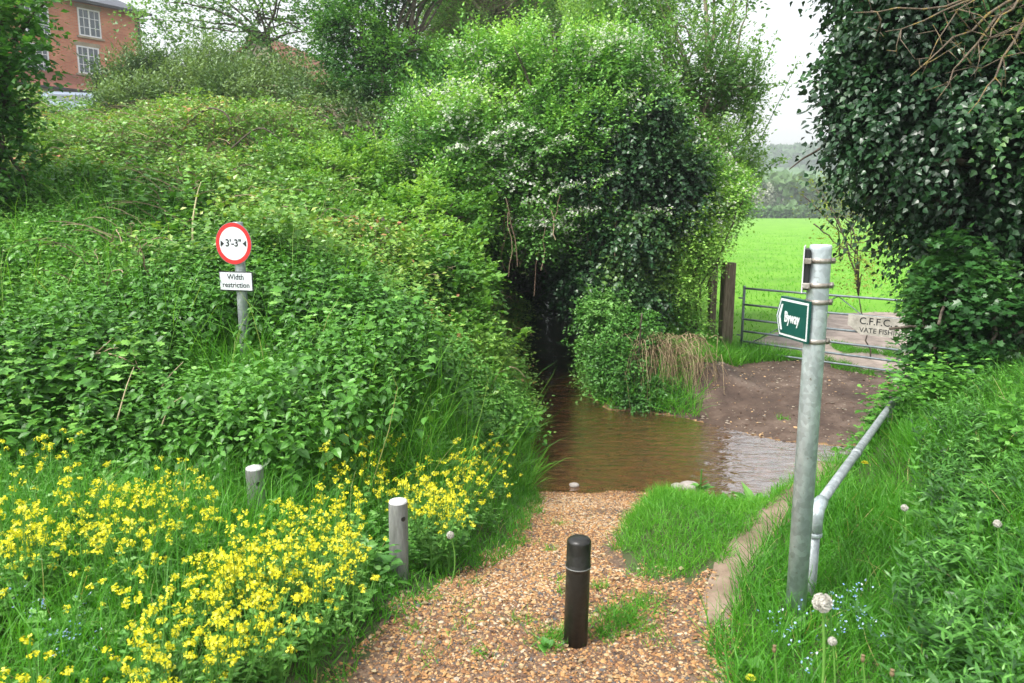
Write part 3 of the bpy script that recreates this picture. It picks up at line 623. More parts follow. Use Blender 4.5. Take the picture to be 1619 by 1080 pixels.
def make_tree(name, label, base, blobs, leaf, kleaf, n, k, L, size, tmpl, trunk_r=.1, bark='bark', nl=14, trunk_h=.5, group=None, cat='tree', tint=(.25, .75), lean=0, dirup=.25, inner=.25, extra=None, stems=1, **kw):
    global rng
    seed_ = kw.get('seed', 3); rng = np.random.default_rng(1000+seed_); shoots = kw.pop('shoots', 0); holes = kw.pop('holes', 0); lim = kw.pop('lim', None)
    base = np.array(base, float); blobs = lumps(blobs, kw.pop('sub', 7), kw.pop('subr', .42)); P, O = crown(blobs, n, kw.pop('thick', .35), kw.pop('rough', .25), kw.pop('fr', 1.3), kw.pop('seed', 3), kw.pop('back', .4))
    if holes: ok = noise(P, 1.5, seed_+50, 2) > holes; P, O = P[ok], O[ok]
    if lim: ok = lim(P); P, O = P[ok], O[ok]
    t = empty(name, base, 0, label, cat, group)
    B = np.array(blobs); cen = B[:, :3].mean(0); s = Soup()
    for st in range(stems):
        b0 = base+(0 if stems == 1 else 1)*np.array([rng.normal(0, .12), rng.normal(0, .12), 0]); fk = b0*(1-trunk_h)+cen*trunk_h+(0 if stems == 1 else 1)*rng.normal(0, .25, 3)
        tt = np.linspace(0, 1, 8)[:, None]; c = b0*(1-tt)+fk*tt; c[1:-1, :2] += rng.normal(0, .02*np.linalg.norm(fk-b0), (6, 2)); c[0, 2] -= .3
        tube(s, c, trunk_r*(1-.35*tt[:, 0]), 10)
        pick = P[rng.choice(len(P), nl)]; limbs(s, fk, pick, trunk_r*.6)
        for q in P[rng.choice(len(P), nl*2)]: limbs(s, fk*.3+cen*.7+rng.normal(0, .2, 3), [q], trunk_r*.25)
    s.obj('trunk', M[bark], t, True, origin=base)
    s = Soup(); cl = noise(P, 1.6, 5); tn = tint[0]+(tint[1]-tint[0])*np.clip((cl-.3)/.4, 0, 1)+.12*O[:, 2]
    D = O+rng.normal(0, .45, (len(P), 3))+np.array([0, 0, dirup]); ni = int(len(P)*inner)
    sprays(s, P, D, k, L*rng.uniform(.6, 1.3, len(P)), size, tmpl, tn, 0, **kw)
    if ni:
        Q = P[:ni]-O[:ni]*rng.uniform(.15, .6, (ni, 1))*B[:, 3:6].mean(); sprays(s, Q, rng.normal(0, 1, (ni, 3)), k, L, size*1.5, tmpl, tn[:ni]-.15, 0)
    if shoots:
        c_ = np.flatnonzero(O[:, 2] > -.1); c_ = rng.choice(c_, shoots)
        for a in c_:
            d_ = norm(O[a]*.7+np.array([rng.normal(0, .25), rng.normal(0, .25), .75])); Ls = L*rng.uniform(1.2, 3.2); t_ = np.linspace(0, 1, 6)[:, None]; cv = P[a]-d_*.15+d_*t_*Ls+np.array([rng.normal(0, .2), 0, -.35])*t_*t_*Ls*.5
            tube(s, cv, np.linspace(.008, .002, 6), 4, .05, cap=False); m_ = int(14+10*Ls/L); tq = rng.uniform(.1, 1, m_); q = P[a]-d_*.15+d_*tq[:, None]*Ls+np.array([0, 0, -.35])*(tq**2)[:, None]*Ls*.5+rng.normal(0, .02, (m_, 3))
            place(s, tmpl, q, rng.normal(0, .6, (m_, 3))+d_*.6, rng.normal(0, .4, (m_, 3))+[0, 0, 1], size*rng.uniform(.6, 1.15, m_), tn[a]+rng.normal(.05, .1, m_), 0, 1.1)
    mats = [M[leaf]]
    if extra: mats.append(M[extra[0]]); extra[1](s, P, O, D)
    s.obj('crown', mats, t, origin=base); return t

# ---- grass everywhere it shows
s = Soup()
def region(n, x0, x1, y0, y1, test): return scatter(test, x0, x1, y0, y1, n)
# left verge
q = region(75000, -4.5, 1.0, 1.3, 6.9, lambda P: (pdist(P, PP) > -.04+.22*(noise(P, 4, 41)-.5)) & (pdist(P, WP) > .02) & (P[:, 0] < .25+.0*P[:, 1]))
hh = .07+.26*sstep(.05, .75, pdist(q[:, :2], PP))*(.45+noise(q[:, :2], 1.6, 8)); grassify(s, q, hh*rng.uniform(.6, 1.25, len(q)), rng.uniform(.003, .0075, len(q)), .2+.55*noise(q[:, :2], 2.2, 9)+rng.normal(0, .13, len(q))+(rng.random(len(q)) < .02)*.5, lean=.45)
# patch between gravel and footpath
q = region(60000, .5, 2.6, 2.8, 6.7, lambda P: (pdist(P, PP) > .03+.3*(noise(P, 5, 43)-.5)) & (pdist(P, WP) > .05) & (pdist(P, FP) > -.035+.16*(noise(P, 8, 44)-.5)) & (P[:, 0] < 1.05+.62*(P[:, 1]-3.3)) & ((P[:, 1] > 3.35) | (noise(P, 6, 45) > .62)))
grassify(s, q, (.04+.07*noise(q[:, :2], 2, 8)+.03*sstep(4.6, 5.6, q[:, 1]))*rng.uniform(.6, 1.3, len(q)), rng.uniform(.0025, .005, len(q)), .35+.5*noise(q[:, :2], 2.2, 9)+rng.normal(0, .12, len(q)), lean=.6)
# tufts in the gravel
for px, py, r_, n_ in ((985, 985, .09, 350), (870, 1015, .07, 160), (945, 930, .05, 60), (955, 1005, .05, 90), (1010, 960, .1, 200), (825, 985, .05, 40), (1040, 905, .12, 300), (790, 800, .2, 300), (840, 790, .12, 160))+tuple((rng.uniform(620, 1050), rng.uniform(830, 1040), rng.uniform(.03, .09), 30) for _ in range(26)):
    c_ = hit(px, py); q = c_[:2]+rng.normal(0, r_*.6, (n_, 2)); q = np.column_stack([q, H(q[:, 0], q[:, 1])]); grassify(s, q, rng.uniform(.02, .075, n_), .0035, rng.uniform(.3, .8, n_), lean=.7)
# right bank
q = region(120000, .6, 5.4, 1.0, 6.6, lambda P: (pdist(P, PP) > .0+.2*(noise(P, 5, 46)-.5)) & (pdist(P, FP) > -.02+.12*(noise(P, 6, 47)-.5)) & (P[:, 0] > .9+.66*np.clip(P[:, 1]-3., -1, 9)) & (pdist(P, WP) > .05))
hh = .08+.18*noise(q[:, :2], 1.7, 18)+.14*sstep(.3, 1.2, q[:, 0]-1.2-.6*(q[:, 1]-3)); grassify(s, q, hh*rng.uniform(.5, 1.3, len(q)), rng.uniform(.003, .007, len(q)), .2+.55*noise(q[:, :2], 1.9, 19)+rng.normal(0, .13, len(q))+(rng.random(len(q)) < .02)*.6, lean=.5)
# between the island and the gate, and edges of the mud
q = region(42000, 1.9, 5.2, 9.2, 14, lambda P: (pdist(P, MP)+.5*(noise(P, 3, 51)-.5) > -.05) & (pdist(P, WP) > .05) & (pdist(P, TP) > .05+.5*(noise(P, 3, 52)-.5)) & (P[:, 0] < 4.3-.4*(P[:, 1]-11.5)))
grassify(s, q, rng.uniform(.1, .34, len(q)), rng.uniform(.006, .012, len(q)), .45+.4*noise(q[:, :2], 1.5, 9)+rng.normal(0, .1, len(q)), lean=.4, tm=BLADE2)
q = region(60000, 3.0, 9, 9.0, 13, lambda P: (pdist(P, WP) > .3) & (noise(P, 1.8, 53) > .6) & ((pdist(P, MP) > -.25) | (noise(P, 1.1, 3) > .7)))
grassify(s, q, rng.uniform(.04, .12, len(q)), rng.uniform(.006, .01, len(q)), .4+.4*noise(q[:, :2], 1.5, 9), lean=.6, tm=BLADE2)
# the field: tufts thinning with distance
q = region(230000, 2.2, 60, 12.0, 80, lambda P: (pdist(P, TP)+.6*(noise(P, 1.5, 3)-.5) > -.05) & (P[:, 0] > 2.6+.0*P[:, 1]) & (P[:, 0] < P[:, 1]*.78) & (rng.random(len(P)) < np.clip(16/P[:, 1], 0, 1)**1.4*sstep(80, 50, P[:, 1])))
grassify(s, q, rng.uniform(.04, .13, len(q)), rng.uniform(.012, .03, len(q)), .6+.3*noise(q[:, :2], .5, 9)+rng.normal(0, .05, len(q)), 0, lean=.6, tm=BLADE2)
q = region(22000, -9, 3, 13, 40, lambda P: (pdist(P, WP) > .1)); grassify(s, q, rng.uniform(.15, .5, len(q)), .02, rng.uniform(.1, .6, len(q)), lean=.4, tm=BLADE2)
q = region(6500, -6, .2, 3.9, 8.5, lambda P: (noise(P, 1.4, 67) > .54) & (pdist(P, PP) > .3) & (P[:, 0] > -.95*P[:, 1])); grassify(s, q, rng.uniform(.45, .95, len(q)), rng.uniform(.004, .008, len(q)), rng.uniform(.4, 1.0, len(q)), lean=.35)
tag(s.obj('grass', M['grass']), 'long green grass on the verges, banks and field', 'grass', kind='stuff')

# ---- nettles
def stemmed(s, st, hgt, nodes, size, tmpl, tint, sp=.055, leafdown=.25, mat=0, wid=1.0, lean=.12, up=.25, smin=.45):
    """upright plants with opposite leaf pairs"""
    N = len(st); ax = norm(np.stack([rng.normal(0, lean, N), rng.normal(-.05, lean, N), np.ones(N)], 1)); a0 = rng.uniform(0, math.pi, N)
    top = st+ax*hgt[:, None]
    for i in range(nodes):
        c = top-ax*(sp*i*rng.uniform(.85, 1.15, N))[:, None]; k = smin+(1-smin)*min(1, i/2.5)
        ok = c[:, 2] > st[:, 2]-.02
        for sg_ in (0, math.pi):
            a = a0+i*math.pi/2+sg_+rng.normal(0, .25, N); d = np.stack([np.cos(a), np.sin(a), np.full(N, up-leafdown*min(1, i/2))+rng.normal(0, .15, N)], 1)
            n_ = np.stack([np.cos(a)*.1, np.sin(a)*.1, np.ones(N)], 1)+rng.normal(0, .32, (N, 3))
            place(s, tmpl, c[ok], d[ok], n_[ok], (size*k*rng.uniform(.8, 1.2, N))[ok], (tint+.3-.12*i+rng.normal(0, .07, N))[ok], mat, wid)
def nlimit(P): return 7.5+2.6*(noise(P, .6, 61)-.5)*2-.25*(P[:, 0]+2)
s = Soup()
q = region(40000, -7, .35, 3.5, 10.6, lambda P: (P[:, 1] < nlimit(P)) & (P[:, 1] > 3.95+.9*(noise(P, 1.2, 62)-.5)-.12*(P[:, 0]+3)) & (pdist(P, PP) > .35+.45*sstep(6.5, 5.5, P[:, 1])) & (pdist(P, WP) > .03) & (P[:, 0] > -.95*P[:, 1]) & ~((np.hypot(P[:, 0]+1.96, P[:, 1]-5.35) < .16)))
q = q[(rng.random(len(q)) < .62)]
sg2 = sstep(.6, .15, np.abs(q[:, 0]/q[:, 1]+1.965/5.5)*q[:, 1])*sstep(5.5, 5.2, q[:, 1])*sstep(4.4, 5.0, q[:, 1])
hg = (.22+.7*noise(q[:, :2], 1.0, 63))*sstep(0, .9, q[:, 1]-3.4+.15*q[:, 0]+.3)*(1-.8*sg2)
stemmed(s, q, hg*rng.uniform(.75, 1.15, len(q)), 5, .064*rng.uniform(.6, 1.3, len(q)), LEAF6, .38+.8*(noise(q[:, :2], .8, 64)-.4), leafdown=.75, lean=.3)
q3 = region(2400, -6.5, .3, 4.1, 9.5, lambda P: (noise(P, 1.1, 66) > .56) & (pdist(P, PP) > .8) & (pdist(P, WP) > .03) & (P[:, 0] > -.95*P[:, 1]) & (np.abs(P[:, 0]/P[:, 1]+.357)*P[:, 1] > .4)); stemmed(s, q3, rng.uniform(.35, .95, len(q3)), 5, .075, SYC, rng.uniform(.6, 1, len(q3)), sp=.07, leafdown=.3, lean=.3)
q2 = region(4500, 1.6, 6, 3.6, 7.2, lambda P: ((P[:, 0] > 1.25+.78*np.clip(P[:, 1]-2.1, 0, 9)) | (np.hypot(P[:, 0]-2.75, P[:, 1]-5.15) < .42)) & (P[:, 0] < 1.2*P[:, 1]))
stemmed(s, q2, rng.uniform(.2, .5, len(q2)), 5, .07*rng.uniform(.6, 1.3, len(q2)), LEAF6, .45+.4*(noise(q2[:, :2], .8, 64)-.3))
tag(s.obj('nettles', M['nettle']), 'dense bed of dark green nettles on the lower left bank and under the ivy tree', 'nettles', kind='stuff')

# ---- brambles over the upper bank
s = Soup()
q = region(76000, -13, .2, 6.2, 16.5, lambda P: (P[:, 1] > nlimit(P)-.6) & (pdist(P, WP) > .05) & (P[:, 0] > -.92*P[:, 1]) & (P[:, 0] < .1))
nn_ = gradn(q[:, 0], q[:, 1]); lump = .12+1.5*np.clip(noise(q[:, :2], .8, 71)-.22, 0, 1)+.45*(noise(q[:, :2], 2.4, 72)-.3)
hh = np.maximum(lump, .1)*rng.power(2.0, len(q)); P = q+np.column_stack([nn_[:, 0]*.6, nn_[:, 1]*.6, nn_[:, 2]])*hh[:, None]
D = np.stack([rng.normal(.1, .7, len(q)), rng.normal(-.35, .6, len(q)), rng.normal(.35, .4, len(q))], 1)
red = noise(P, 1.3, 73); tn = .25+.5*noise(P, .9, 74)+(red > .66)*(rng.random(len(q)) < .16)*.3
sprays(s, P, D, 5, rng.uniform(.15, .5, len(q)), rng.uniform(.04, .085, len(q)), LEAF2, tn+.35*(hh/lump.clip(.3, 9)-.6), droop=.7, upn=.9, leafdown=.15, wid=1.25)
tag(s.obj('brambles', M['bramble']), 'bramble thicket of dull green leaves over the upper left bank', 'brambles', kind='stuff')
s = Soup()
q = region(5200, -11, -.3, 6.0, 16, lambda P: (P[:, 1] > nlimit(P)-.9) & (P[:, 0] > -.92*P[:, 1]) & (noise(P, .7, 75) > .47))
for b_ in q:
    if abs(b_[0]/b_[1]+.357)*b_[1] < .7 and b_[1] < 6.6: continue
    L = rng.uniform(.4, 1.5); a = rng.normal(-.3, .9); dx = math.sin(a)*L*.6; t = np.linspace(0, 1, 6)
    lz = .2+1.5*max(0, float(noise(b_[:2], .8, 71))-.22); up = rng.uniform(.05, .55)*L; t = np.linspace(0, 1, 10)
    c = np.stack([b_[0]+dx*t+rng.normal(0, .012, 10), b_[1]-rng.uniform(-.1, .5)*L*t, b_[2]+lz*.75+up*(t*1.9-t*t*1.7)-.3*(1-t)], 1)
    tube(s, c, np.linspace(.0065, .0025, 10)*rng.uniform(.6, 1.5), 3, float(np.clip(rng.normal(.45, .25), 0, 1)), cap=False)
tag(s.obj('dead_bramble_canes', M['deadcane']), 'tangle of dead brown bramble canes and dry stalks on the bank', 'dead canes', kind='stuff')
def cane(name, pts, r, lab, mat='deadcane', cat='dead branch', tint=.7, twigs=0):
    pts = np.array(pts, float); t = np.linspace(0, len(pts)-1, 4*len(pts)); i = np.clip(t.astype(int), 0, len(pts)-2); f = (t-i)[:, None]; c = pts[i]*(1-f)+pts[i+1]*f
    for _ in range(3): c[1:-1] = (c[:-2]+2*c[1:-1]+c[2:])/4
    s = Soup(); tube(s, c, np.linspace(r, r*.35, len(c)), 6, tint)
    for _ in range(twigs):
        j = rng.integers(2, len(c)-2); e = c[j]+np.array([rng.normal(0, .1), rng.normal(0, .05), abs(rng.normal(.1, .05))]); tube(s, [c[j], (c[j]+e)/2+rng.normal(0, .01, 3), e], [r*.5, r*.4, r*.2], 5, tint)
    o = s.obj(name, M[mat], None, True, origin=c[0]); tag(o, lab, cat); return o
cane('dead_branch', [at(45, 582, 4.75), at(120, 565, 4.7), at(165, 556, 4.68), at(205, 570, 4.66), at(240, 600, 4.62)], .009, 'pale dead branch lying across the nettles at the far left', twigs=4)
cane('dead_branch', [at(240, 640, 4.6), at(262, 600, 4.62), at(290, 572, 4.7)], .006, 'short dead twig leaning up out of the nettles below the branch')
cane('dry_stalk', [at(305, 410, 7.0), at(304, 350, 7.1), at(312, 305, 7.2), at(318, 288, 7.2)], .011, 'tall pale dry stalk standing up left of the width restriction sign', cat='dry stalk', tint=.95)
cane('dry_stalk', [at(185, 665, 4.1), at(200, 610, 4.2), at(212, 580, 4.3)], .005, 'thin straw coloured stalk in the nettles above the yellow flowers', cat='dry stalk', tint=.8)
cane('dry_stalk', [at(255, 675, 4.1), at(268, 640, 4.15), at(292, 625, 4.15)], .005, 'bent straw coloured stalk above the yellow flowers', cat='dry stalk', tint=.8)
cane('bramble_arch', [at(290, 200, 11.6), at(330, 168, 11.6), at(360, 178, 11.5), at(375, 230, 11.4)], .02, 'dark arching bramble cane high on the bank', mat='bark', cat='bramble')
cane('bramble_arch', [at(360, 240, 11.2), at(410, 196, 11.2), at(450, 225, 11.1), at(465, 262, 11.0)], .016, 'second dark arching bramble cane lower and further right on the bank', mat='bark', cat='bramble')

# ---- shrubs and trees
def blossoms(dens, size, mask, lines=()):
    def f(s, P, O, D):
        ok = mask(P, O) & (rng.random(len(P)) < dens); Q = P[ok]+norm(D[ok])*.12
        for _ in range(5):
            q = Q+rng.normal(0, .045, Q.shape); place(s, PETAL4, q, rng.normal(0, 1, q.shape), O[ok]*.5+np.array([0, -.2, .8])+rng.normal(0, .4, q.shape), size*rng.uniform(.7, 1.3, len(q)), rng.random(len(q)), 1)
        for a, b, n_ in lines:
            t_ = rng.random((n_, 1)); q = a*(1-t_)+b*t_+rng.normal(0, .03, (n_, 3))+np.sin(t_*3)*[0, 0, .05]; place(s, PETAL4, q, rng.normal(0, 1, q.shape), rng.normal(0, .4, q.shape)+[0, -.2, 1], size*rng.uniform(.7, 1.2, n_), rng.random(n_), 1)
            place(s, LEAF2, q-[0, 0, .03], rng.normal(0, 1, q.shape), rng.normal(0, .4, q.shape)+[0, 0, 1], .05, rng.uniform(.3, .9, n_), 0, 1.2)
    return f
def B3(px, py, Y, rx, ry, rz): p = at(px, py, Y); return (p[0], p[1], p[2], rx, ry, rz)
zg = lambda x, y: float(H(x, y))
# hawthorn over the stream
make_tree('hawthorn', 'wide hawthorn dusted with white blossom arching over the stream', (1.75, 12.6, zg(1.75, 12.6)),
          [B3(800, 190, 12.8, 1.15, 1.3, 1.0), B3(720, 290, 12.2, .85, 1.0, .85), B3(880, 120, 13.2, 1.2, 1.3, .85), B3(820, 300, 12.2, .95, 1.0, .75), B3(960, 200, 12.8, 1.0, 1.1, 1.1), B3(690, 210, 13.0, .55, .8, .6), B3(930, 330, 12.2, .8, .9, .55), B3(700, 370, 11.6, .6, .8, .45), B3(1040, 200, 12.4, .45, .7, .45), B3(900, 230, 11.9, .8, .8, .7), B3(1080, 270, 12.2, .45, .6, .5), B3(640, 270, 12.4, .45, .7, .4), B3(860, 370, 11.6, .5, .6, .25), B3(960, 130, 12.6, .5, .8, .4)],
          'hawleaf', None, 17000, 7, .38, .066, LEAF2, .13, nl=26, tint=(.2, .95), seed=4, inner=.3, droop=.1, wid=1.2, thick=.6, rough=.42, dirup=.6, shoots=190, holes=.36,
          extra=('blossom', blossoms(.65, .034, lambda P, O: (noise(P, 1.4, 8) > .49) & (O[:, 2] > -.1), [(at(a, b, 11.1), at(c, d, 11.0), n_) for a, b, c, d, n_ in ((822, 322, 860, 320, 40), (865, 312, 925, 288, 70), (898, 338, 945, 334, 60), (1002, 338, 1062, 338, 90), (925, 300, 985, 270, 50), (850, 245, 905, 215, 60), (760, 225, 820, 200, 60), (690, 250, 740, 232, 50), (740, 130, 800, 100, 60), (940, 75, 1000, 60, 50))])))
# ivy covered tree in the middle
make_tree('ivy_covered_tree', 'dark ivy covered tree standing between the hawthorn and the feathery willow', (2.15, 12.0, zg(2.15, 12.0)),
          [B3(990, 200, 11.9, .6, .6, .5), B3(980, 270, 11.7, .75, .7, .45), B3(1000, 360, 11.6, .75, .7, .5), B3(1000, 440, 11.6, .6, .6, .5), B3(950, 450, 11.9, .5, .6, .45), B3(1050, 300, 12, .55, .6, .55)],
          'ivy', None, 6500, 6, .3, .068, IVY, .16, nl=14, tint=(.15, .9), seed=7, shoots=30, inner=.3, leafdown=.7, droop=.5, upn=.5, dirup=-.1, wid=1.0)
# light shrub right of the ivy tree, over the post
make_tree('hazel_bush', 'bright green leafy bush leaning over the wooden gate posts', (2.45, 12.2, zg(2.45, 12.2)),
          [B3(1090, 380, 11.9, .55, .6, .5), B3(1060, 460, 11.7, .4, .5, .4), B3(1140, 310, 12.3, .4, .5, .4), B3(1080, 530, 11.5, .3, .35, .3)],
          'hawleaf', None, 4200, 6, .28, .062, LEAF2, .022, nl=10, tint=(.45, 1.0), seed=9, inner=.12, rough=.4, cat='bush', stems=3, wid=1.2,
          extra=('blossom', blossoms(.16, .034, lambda P, O: (P[:, 2] > 1.2))))
# feathery tall tree
def feather(s, P, O, D):
    for a, m_, b in ((at(1150, 320, 13.2), at(1215, 200, 13.1), at(1262, 95, 13.0)), (at(1130, 260, 13.2), at(1190, 150, 13.2), at(1225, 60, 13.1)), (at(1160, 330, 13), at(1195, 270, 13), at(1240, 250, 12.9)), (at(1100, 60, 13.4), at(1130, 20, 13.4), at(1145, -20, 13.4)), (at(1060, 80, 13.4), at(1040, 20, 13.4), at(1030, -20, 13.4)), (at(980, 90, 13.4), at(960, 30, 13.4), at(940, -20, 13.4)), (at(1170, 260, 13), at(1205, 150, 13), at(1200, 80, 13))):
        t_ = np.linspace(0, 1, 12)[:, None]; c = (1-t_)**2*a+2*t_*(1-t_)*m_+t_*t_*b; tube(s, c, np.linspace(.012, .003, 12), 4, .1, cap=False)
        q = np.repeat(c, 9, 0)+rng.normal(0, .05, (108, 3)); place(s, LEAF2, q, rng.normal(0, 1, q.shape), rng.normal(0, .6, q.shape)+[0, 0, 1], .08, rng.uniform(.2, .9, len(q)))
    ok = rng.random(len(P)) < .12; place(s, PETAL4, P[ok], rng.normal(0, 1, (ok.sum(), 3)), O[ok], .045, .5, 1)
make_tree('willow_tree', 'tall airy willow with fine leaves and sky showing through its upright shoots', (3.1, 13.4, zg(3.1, 13.4)),
          [B3(1090, 120, 13.4, .85, .9, 1.5), B3(1140, 220, 13.4, .6, .8, 1.1), B3(1040, 40, 13.6, .8, .9, 1.1), B3(1140, 40, 13.4, .25, .5, .9), B3(1170, 250, 13.3, .3, .5, .5), B3(960, 20, 14, .7, .8, .6), B3(1120, -60, 13.4, .8, .8, .8), B3(1185, 150, 13.3, .14, .3, .6)],
          'sparse', None, 7500, 7, .34, .075, LEAF2, .07, nl=18, bark='palebark', tint=(.25, .85), seed=12, shoots=120, holes=.42, inner=.12, rough=.4, thick=.9, dirup=1.3, droop=-.1, wid=.8, extra=('blossom', feather))
# tunnel: dark foliage behind and beside the water
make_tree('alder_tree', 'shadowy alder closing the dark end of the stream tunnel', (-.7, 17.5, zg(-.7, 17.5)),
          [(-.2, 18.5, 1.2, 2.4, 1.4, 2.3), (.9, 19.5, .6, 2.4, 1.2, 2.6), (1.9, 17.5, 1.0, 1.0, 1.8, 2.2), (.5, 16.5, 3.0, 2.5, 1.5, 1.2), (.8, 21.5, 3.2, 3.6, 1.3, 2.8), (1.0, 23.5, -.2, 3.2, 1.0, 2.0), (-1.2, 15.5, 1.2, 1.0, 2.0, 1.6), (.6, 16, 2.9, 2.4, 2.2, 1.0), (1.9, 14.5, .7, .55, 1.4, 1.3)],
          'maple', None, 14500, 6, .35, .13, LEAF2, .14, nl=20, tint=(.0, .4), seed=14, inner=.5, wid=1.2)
s = Soup()
for i in range(26):
    a = at(rng.uniform(800, 1000), rng.uniform(300, 350), rng.uniform(10.9, 12)); l = rng.uniform(.4, 1.2); t = np.linspace(0, 1, 6)[:, None]
    c = a+np.array([rng.normal(0, .15), rng.normal(0, .1), -l])*t; c[:, 0] += rng.normal(0, .02, 6); tube(s, c, .006, 4, rng.uniform(.1, .6), cap=False)
tag(s.obj('hanging_stems', M['deadcane']), 'thin bare stems hanging from the hawthorn over the dark water', 'hanging stems', kind='stuff')
# elder shrubs on the bank
make_tree('elder_bush', 'large bright yellow green elder spilling down the bank to the stream', (-1.5, 9.6, zg(-1.5, 9.6)),
          [B3(640, 420, 9.4, .95, .9, .55), B3(685, 450, 9.0, .6, .7, .45), B3(700, 530, 8.4, .62, .6, .4), B3(560, 380, 9.6, .6, .8, .5), B3(745, 570, 8.4, .3, .4, .3), B3(600, 480, 8.2, .55, .5, .35), B3(680, 350, 10.2, .6, .6, .4)],
          'elder', None, 5200, 7, .3, .078, LEAF6, .05, nl=24, tint=(.2, 1.0), seed=16, shoots=60, inner=.2, rough=.45, cat='bush', stems=4, dirup=.5, droop=.5, leafdown=.2, wid=.9)
make_tree('elder_bush', 'smaller yellow green elder on the bank crest above the large one', (-2.6, 11.2, zg(-2.6, 11.2)),
          [B3(520, 300, 11.0, .8, .8, .45), B3(570, 270, 11.5, .5, .6, .35), B3(470, 290, 11.2, .5, .6, .3)], 'elder', None, 2600, 7, .3, .07, LEAF2, .04, nl=16, tint=(.2, .9), seed=18, shoots=40, inner=.15, rough=.45, cat='bush', stems=3, dirup=.6, droop=.5)
# low bush on the island
make_tree('willowherb_bush', 'low grey green bush on the island edge beside the tuft of dry grass', (1.75, 10.7, zg(1.75, 10.7)),
          [B3(985, 530, 10.7, .42, .5, .3), B3(1000, 570, 10.4, .45, .45, .3), B3(975, 600, 10.25, .33, .35, .28), B3(1020, 620, 10.05, .3, .3, .22), B3(955, 490, 11, .3, .4, .25), B3(960, 570, 10.7, .26, .4, .35)],
          'weed', None, 3400, 6, .26, .06, LEAF2, .02, nl=10, tint=(.1, .9), seed=20, shoots=40, inner=.2, rough=.6, cat='bush', stems=3, leafdown=.5, droop=.5)
# right: the ivy tree
t = make_tree('ivy_tree', 'huge dark tree smothered in glossy ivy filling the right side above the grass bank', (4.5, 7.0, zg(4.5, 7.0)),
          [(4.45, 7.0, 3.8, 1.7, 1.7, 1.3), (4.35, 6.8, 2.35, 1.62, 1.5, 1.0), (4.6, 6.7, 1.5, 1.35, 1.2, .7), (5.1, 6.7, .9, 1.1, .9, .5), (6.2, 7.0, 2.6, 1.7, 1.8, 2.2)],
          'ivy', None, 23000, 6, .26, .062, IVY, .3, nl=20, tint=(.0, .85), seed=22, lim=lambda P: P[:, 0] > np.interp(P[:, 2], [.3, .9, 1.35, 1.9, 2.2, 2.6, 3.0, 3.4, 4.5], [3.55, 3.4, 3.12, 2.92, 2.7, 2.72, 2.5, 2.36, 2.0])+.35*(noise(P, 2.2, 5)-.5)+.0*P[:, 1]+np.clip(P[:, 1]-6.8, 0, 2)*.4, inner=.5, leafdown=.9, droop=.7, upn=.35, dirup=-.2, thick=.35, rough=.26, subr=.33, sub=9, wid=.85)
s = Soup()
c0 = at(1640, -30, 4.6)
ends = [at(1400, 50, 4.4), at(1440, 120, 4.4), at(1480, 160, 4.4), at(1530, 180, 4.35), at(1350, 20, 4.5), at(1500, 20, 4.4), at(1545, 90, 4.4)]
for e in ends:
    m_ = (c0+e)/2+rng.normal(0, .06, 3); t_ = np.linspace(0, 1, 9)[:, None]; c = (1-t_)**2*c0+2*t_*(1-t_)*m_+t_*t_*e; c[1:-1] += rng.normal(0, .014, (7, 3)); tube(s, c, np.linspace(.011, .0025, 9), 6)
    for _ in range(6):
        j = rng.integers(2, 8); e2 = c[j]+rng.normal(0, .13, 3)*[1, .6, 1]; md = (c[j]+e2)/2+rng.normal(0, .02, 3); tube(s, [c[j], md, e2], [.004, .003, .0012], 5)
        for _ in range(1): e3 = e2+rng.normal(0, .07, 3); tube(s, [e2*.5+md*.5, e3], [.003, .001], 4)
s.obj('dead_limb', M['lichen'], t, True, origin=np.array([4.5, 7.0, zg(4.5, 7.0)]))
cane('bare_twig', [at(1330, 210, 7.2), at(1290, 240, 7.1), at(1270, 250, 7.05), at(1248, 268, 7.0)], .014, 'bare brown twig poking out of the ivy against the sky', mat='bark', cat='twig')
make_tree('sycamore_sapling', 'young sycamore with lobed leaves growing under the ivy tree', (4.0, 5.6, zg(4.0, 5.6)),
          [B3(1510, 470, 5.9, .3, .35, .34), B3(1515, 570, 5.7, .28, .32, .3), B3(1480, 650, 5.5, .2, .25, .2), B3(1560, 610, 5.6, .3, .35, .26)],
          'sycleaf', None, 1700, 5, .2, .06, SYC, .014, nl=5, tint=(.0, .7), seed=24, inner=.15, rough=.35, cat='bush', stems=3, droop=.5, leafdown=.4, back=.6)
make_tree('sapling', 'thin sapling with tawny new leaves just beyond the metal gate', (5.6, 11.6, zg(5.6, 11.6)),
          [B3(1300, 305, 12.5, .5, .4, .16), B3(1360, 380, 11.6, .42, .4, .35), B3(1350, 430, 11.4, .28, .3, .2), B3(1330, 340, 12, .4, .4, .12)],
          'tawny', None, 230, 6, .3, .06, LEAF2, .012, nl=5, bark='bark', tint=(.1, .9), seed=26, inner=0, thick=.9, stems=1, trunk_h=.5)

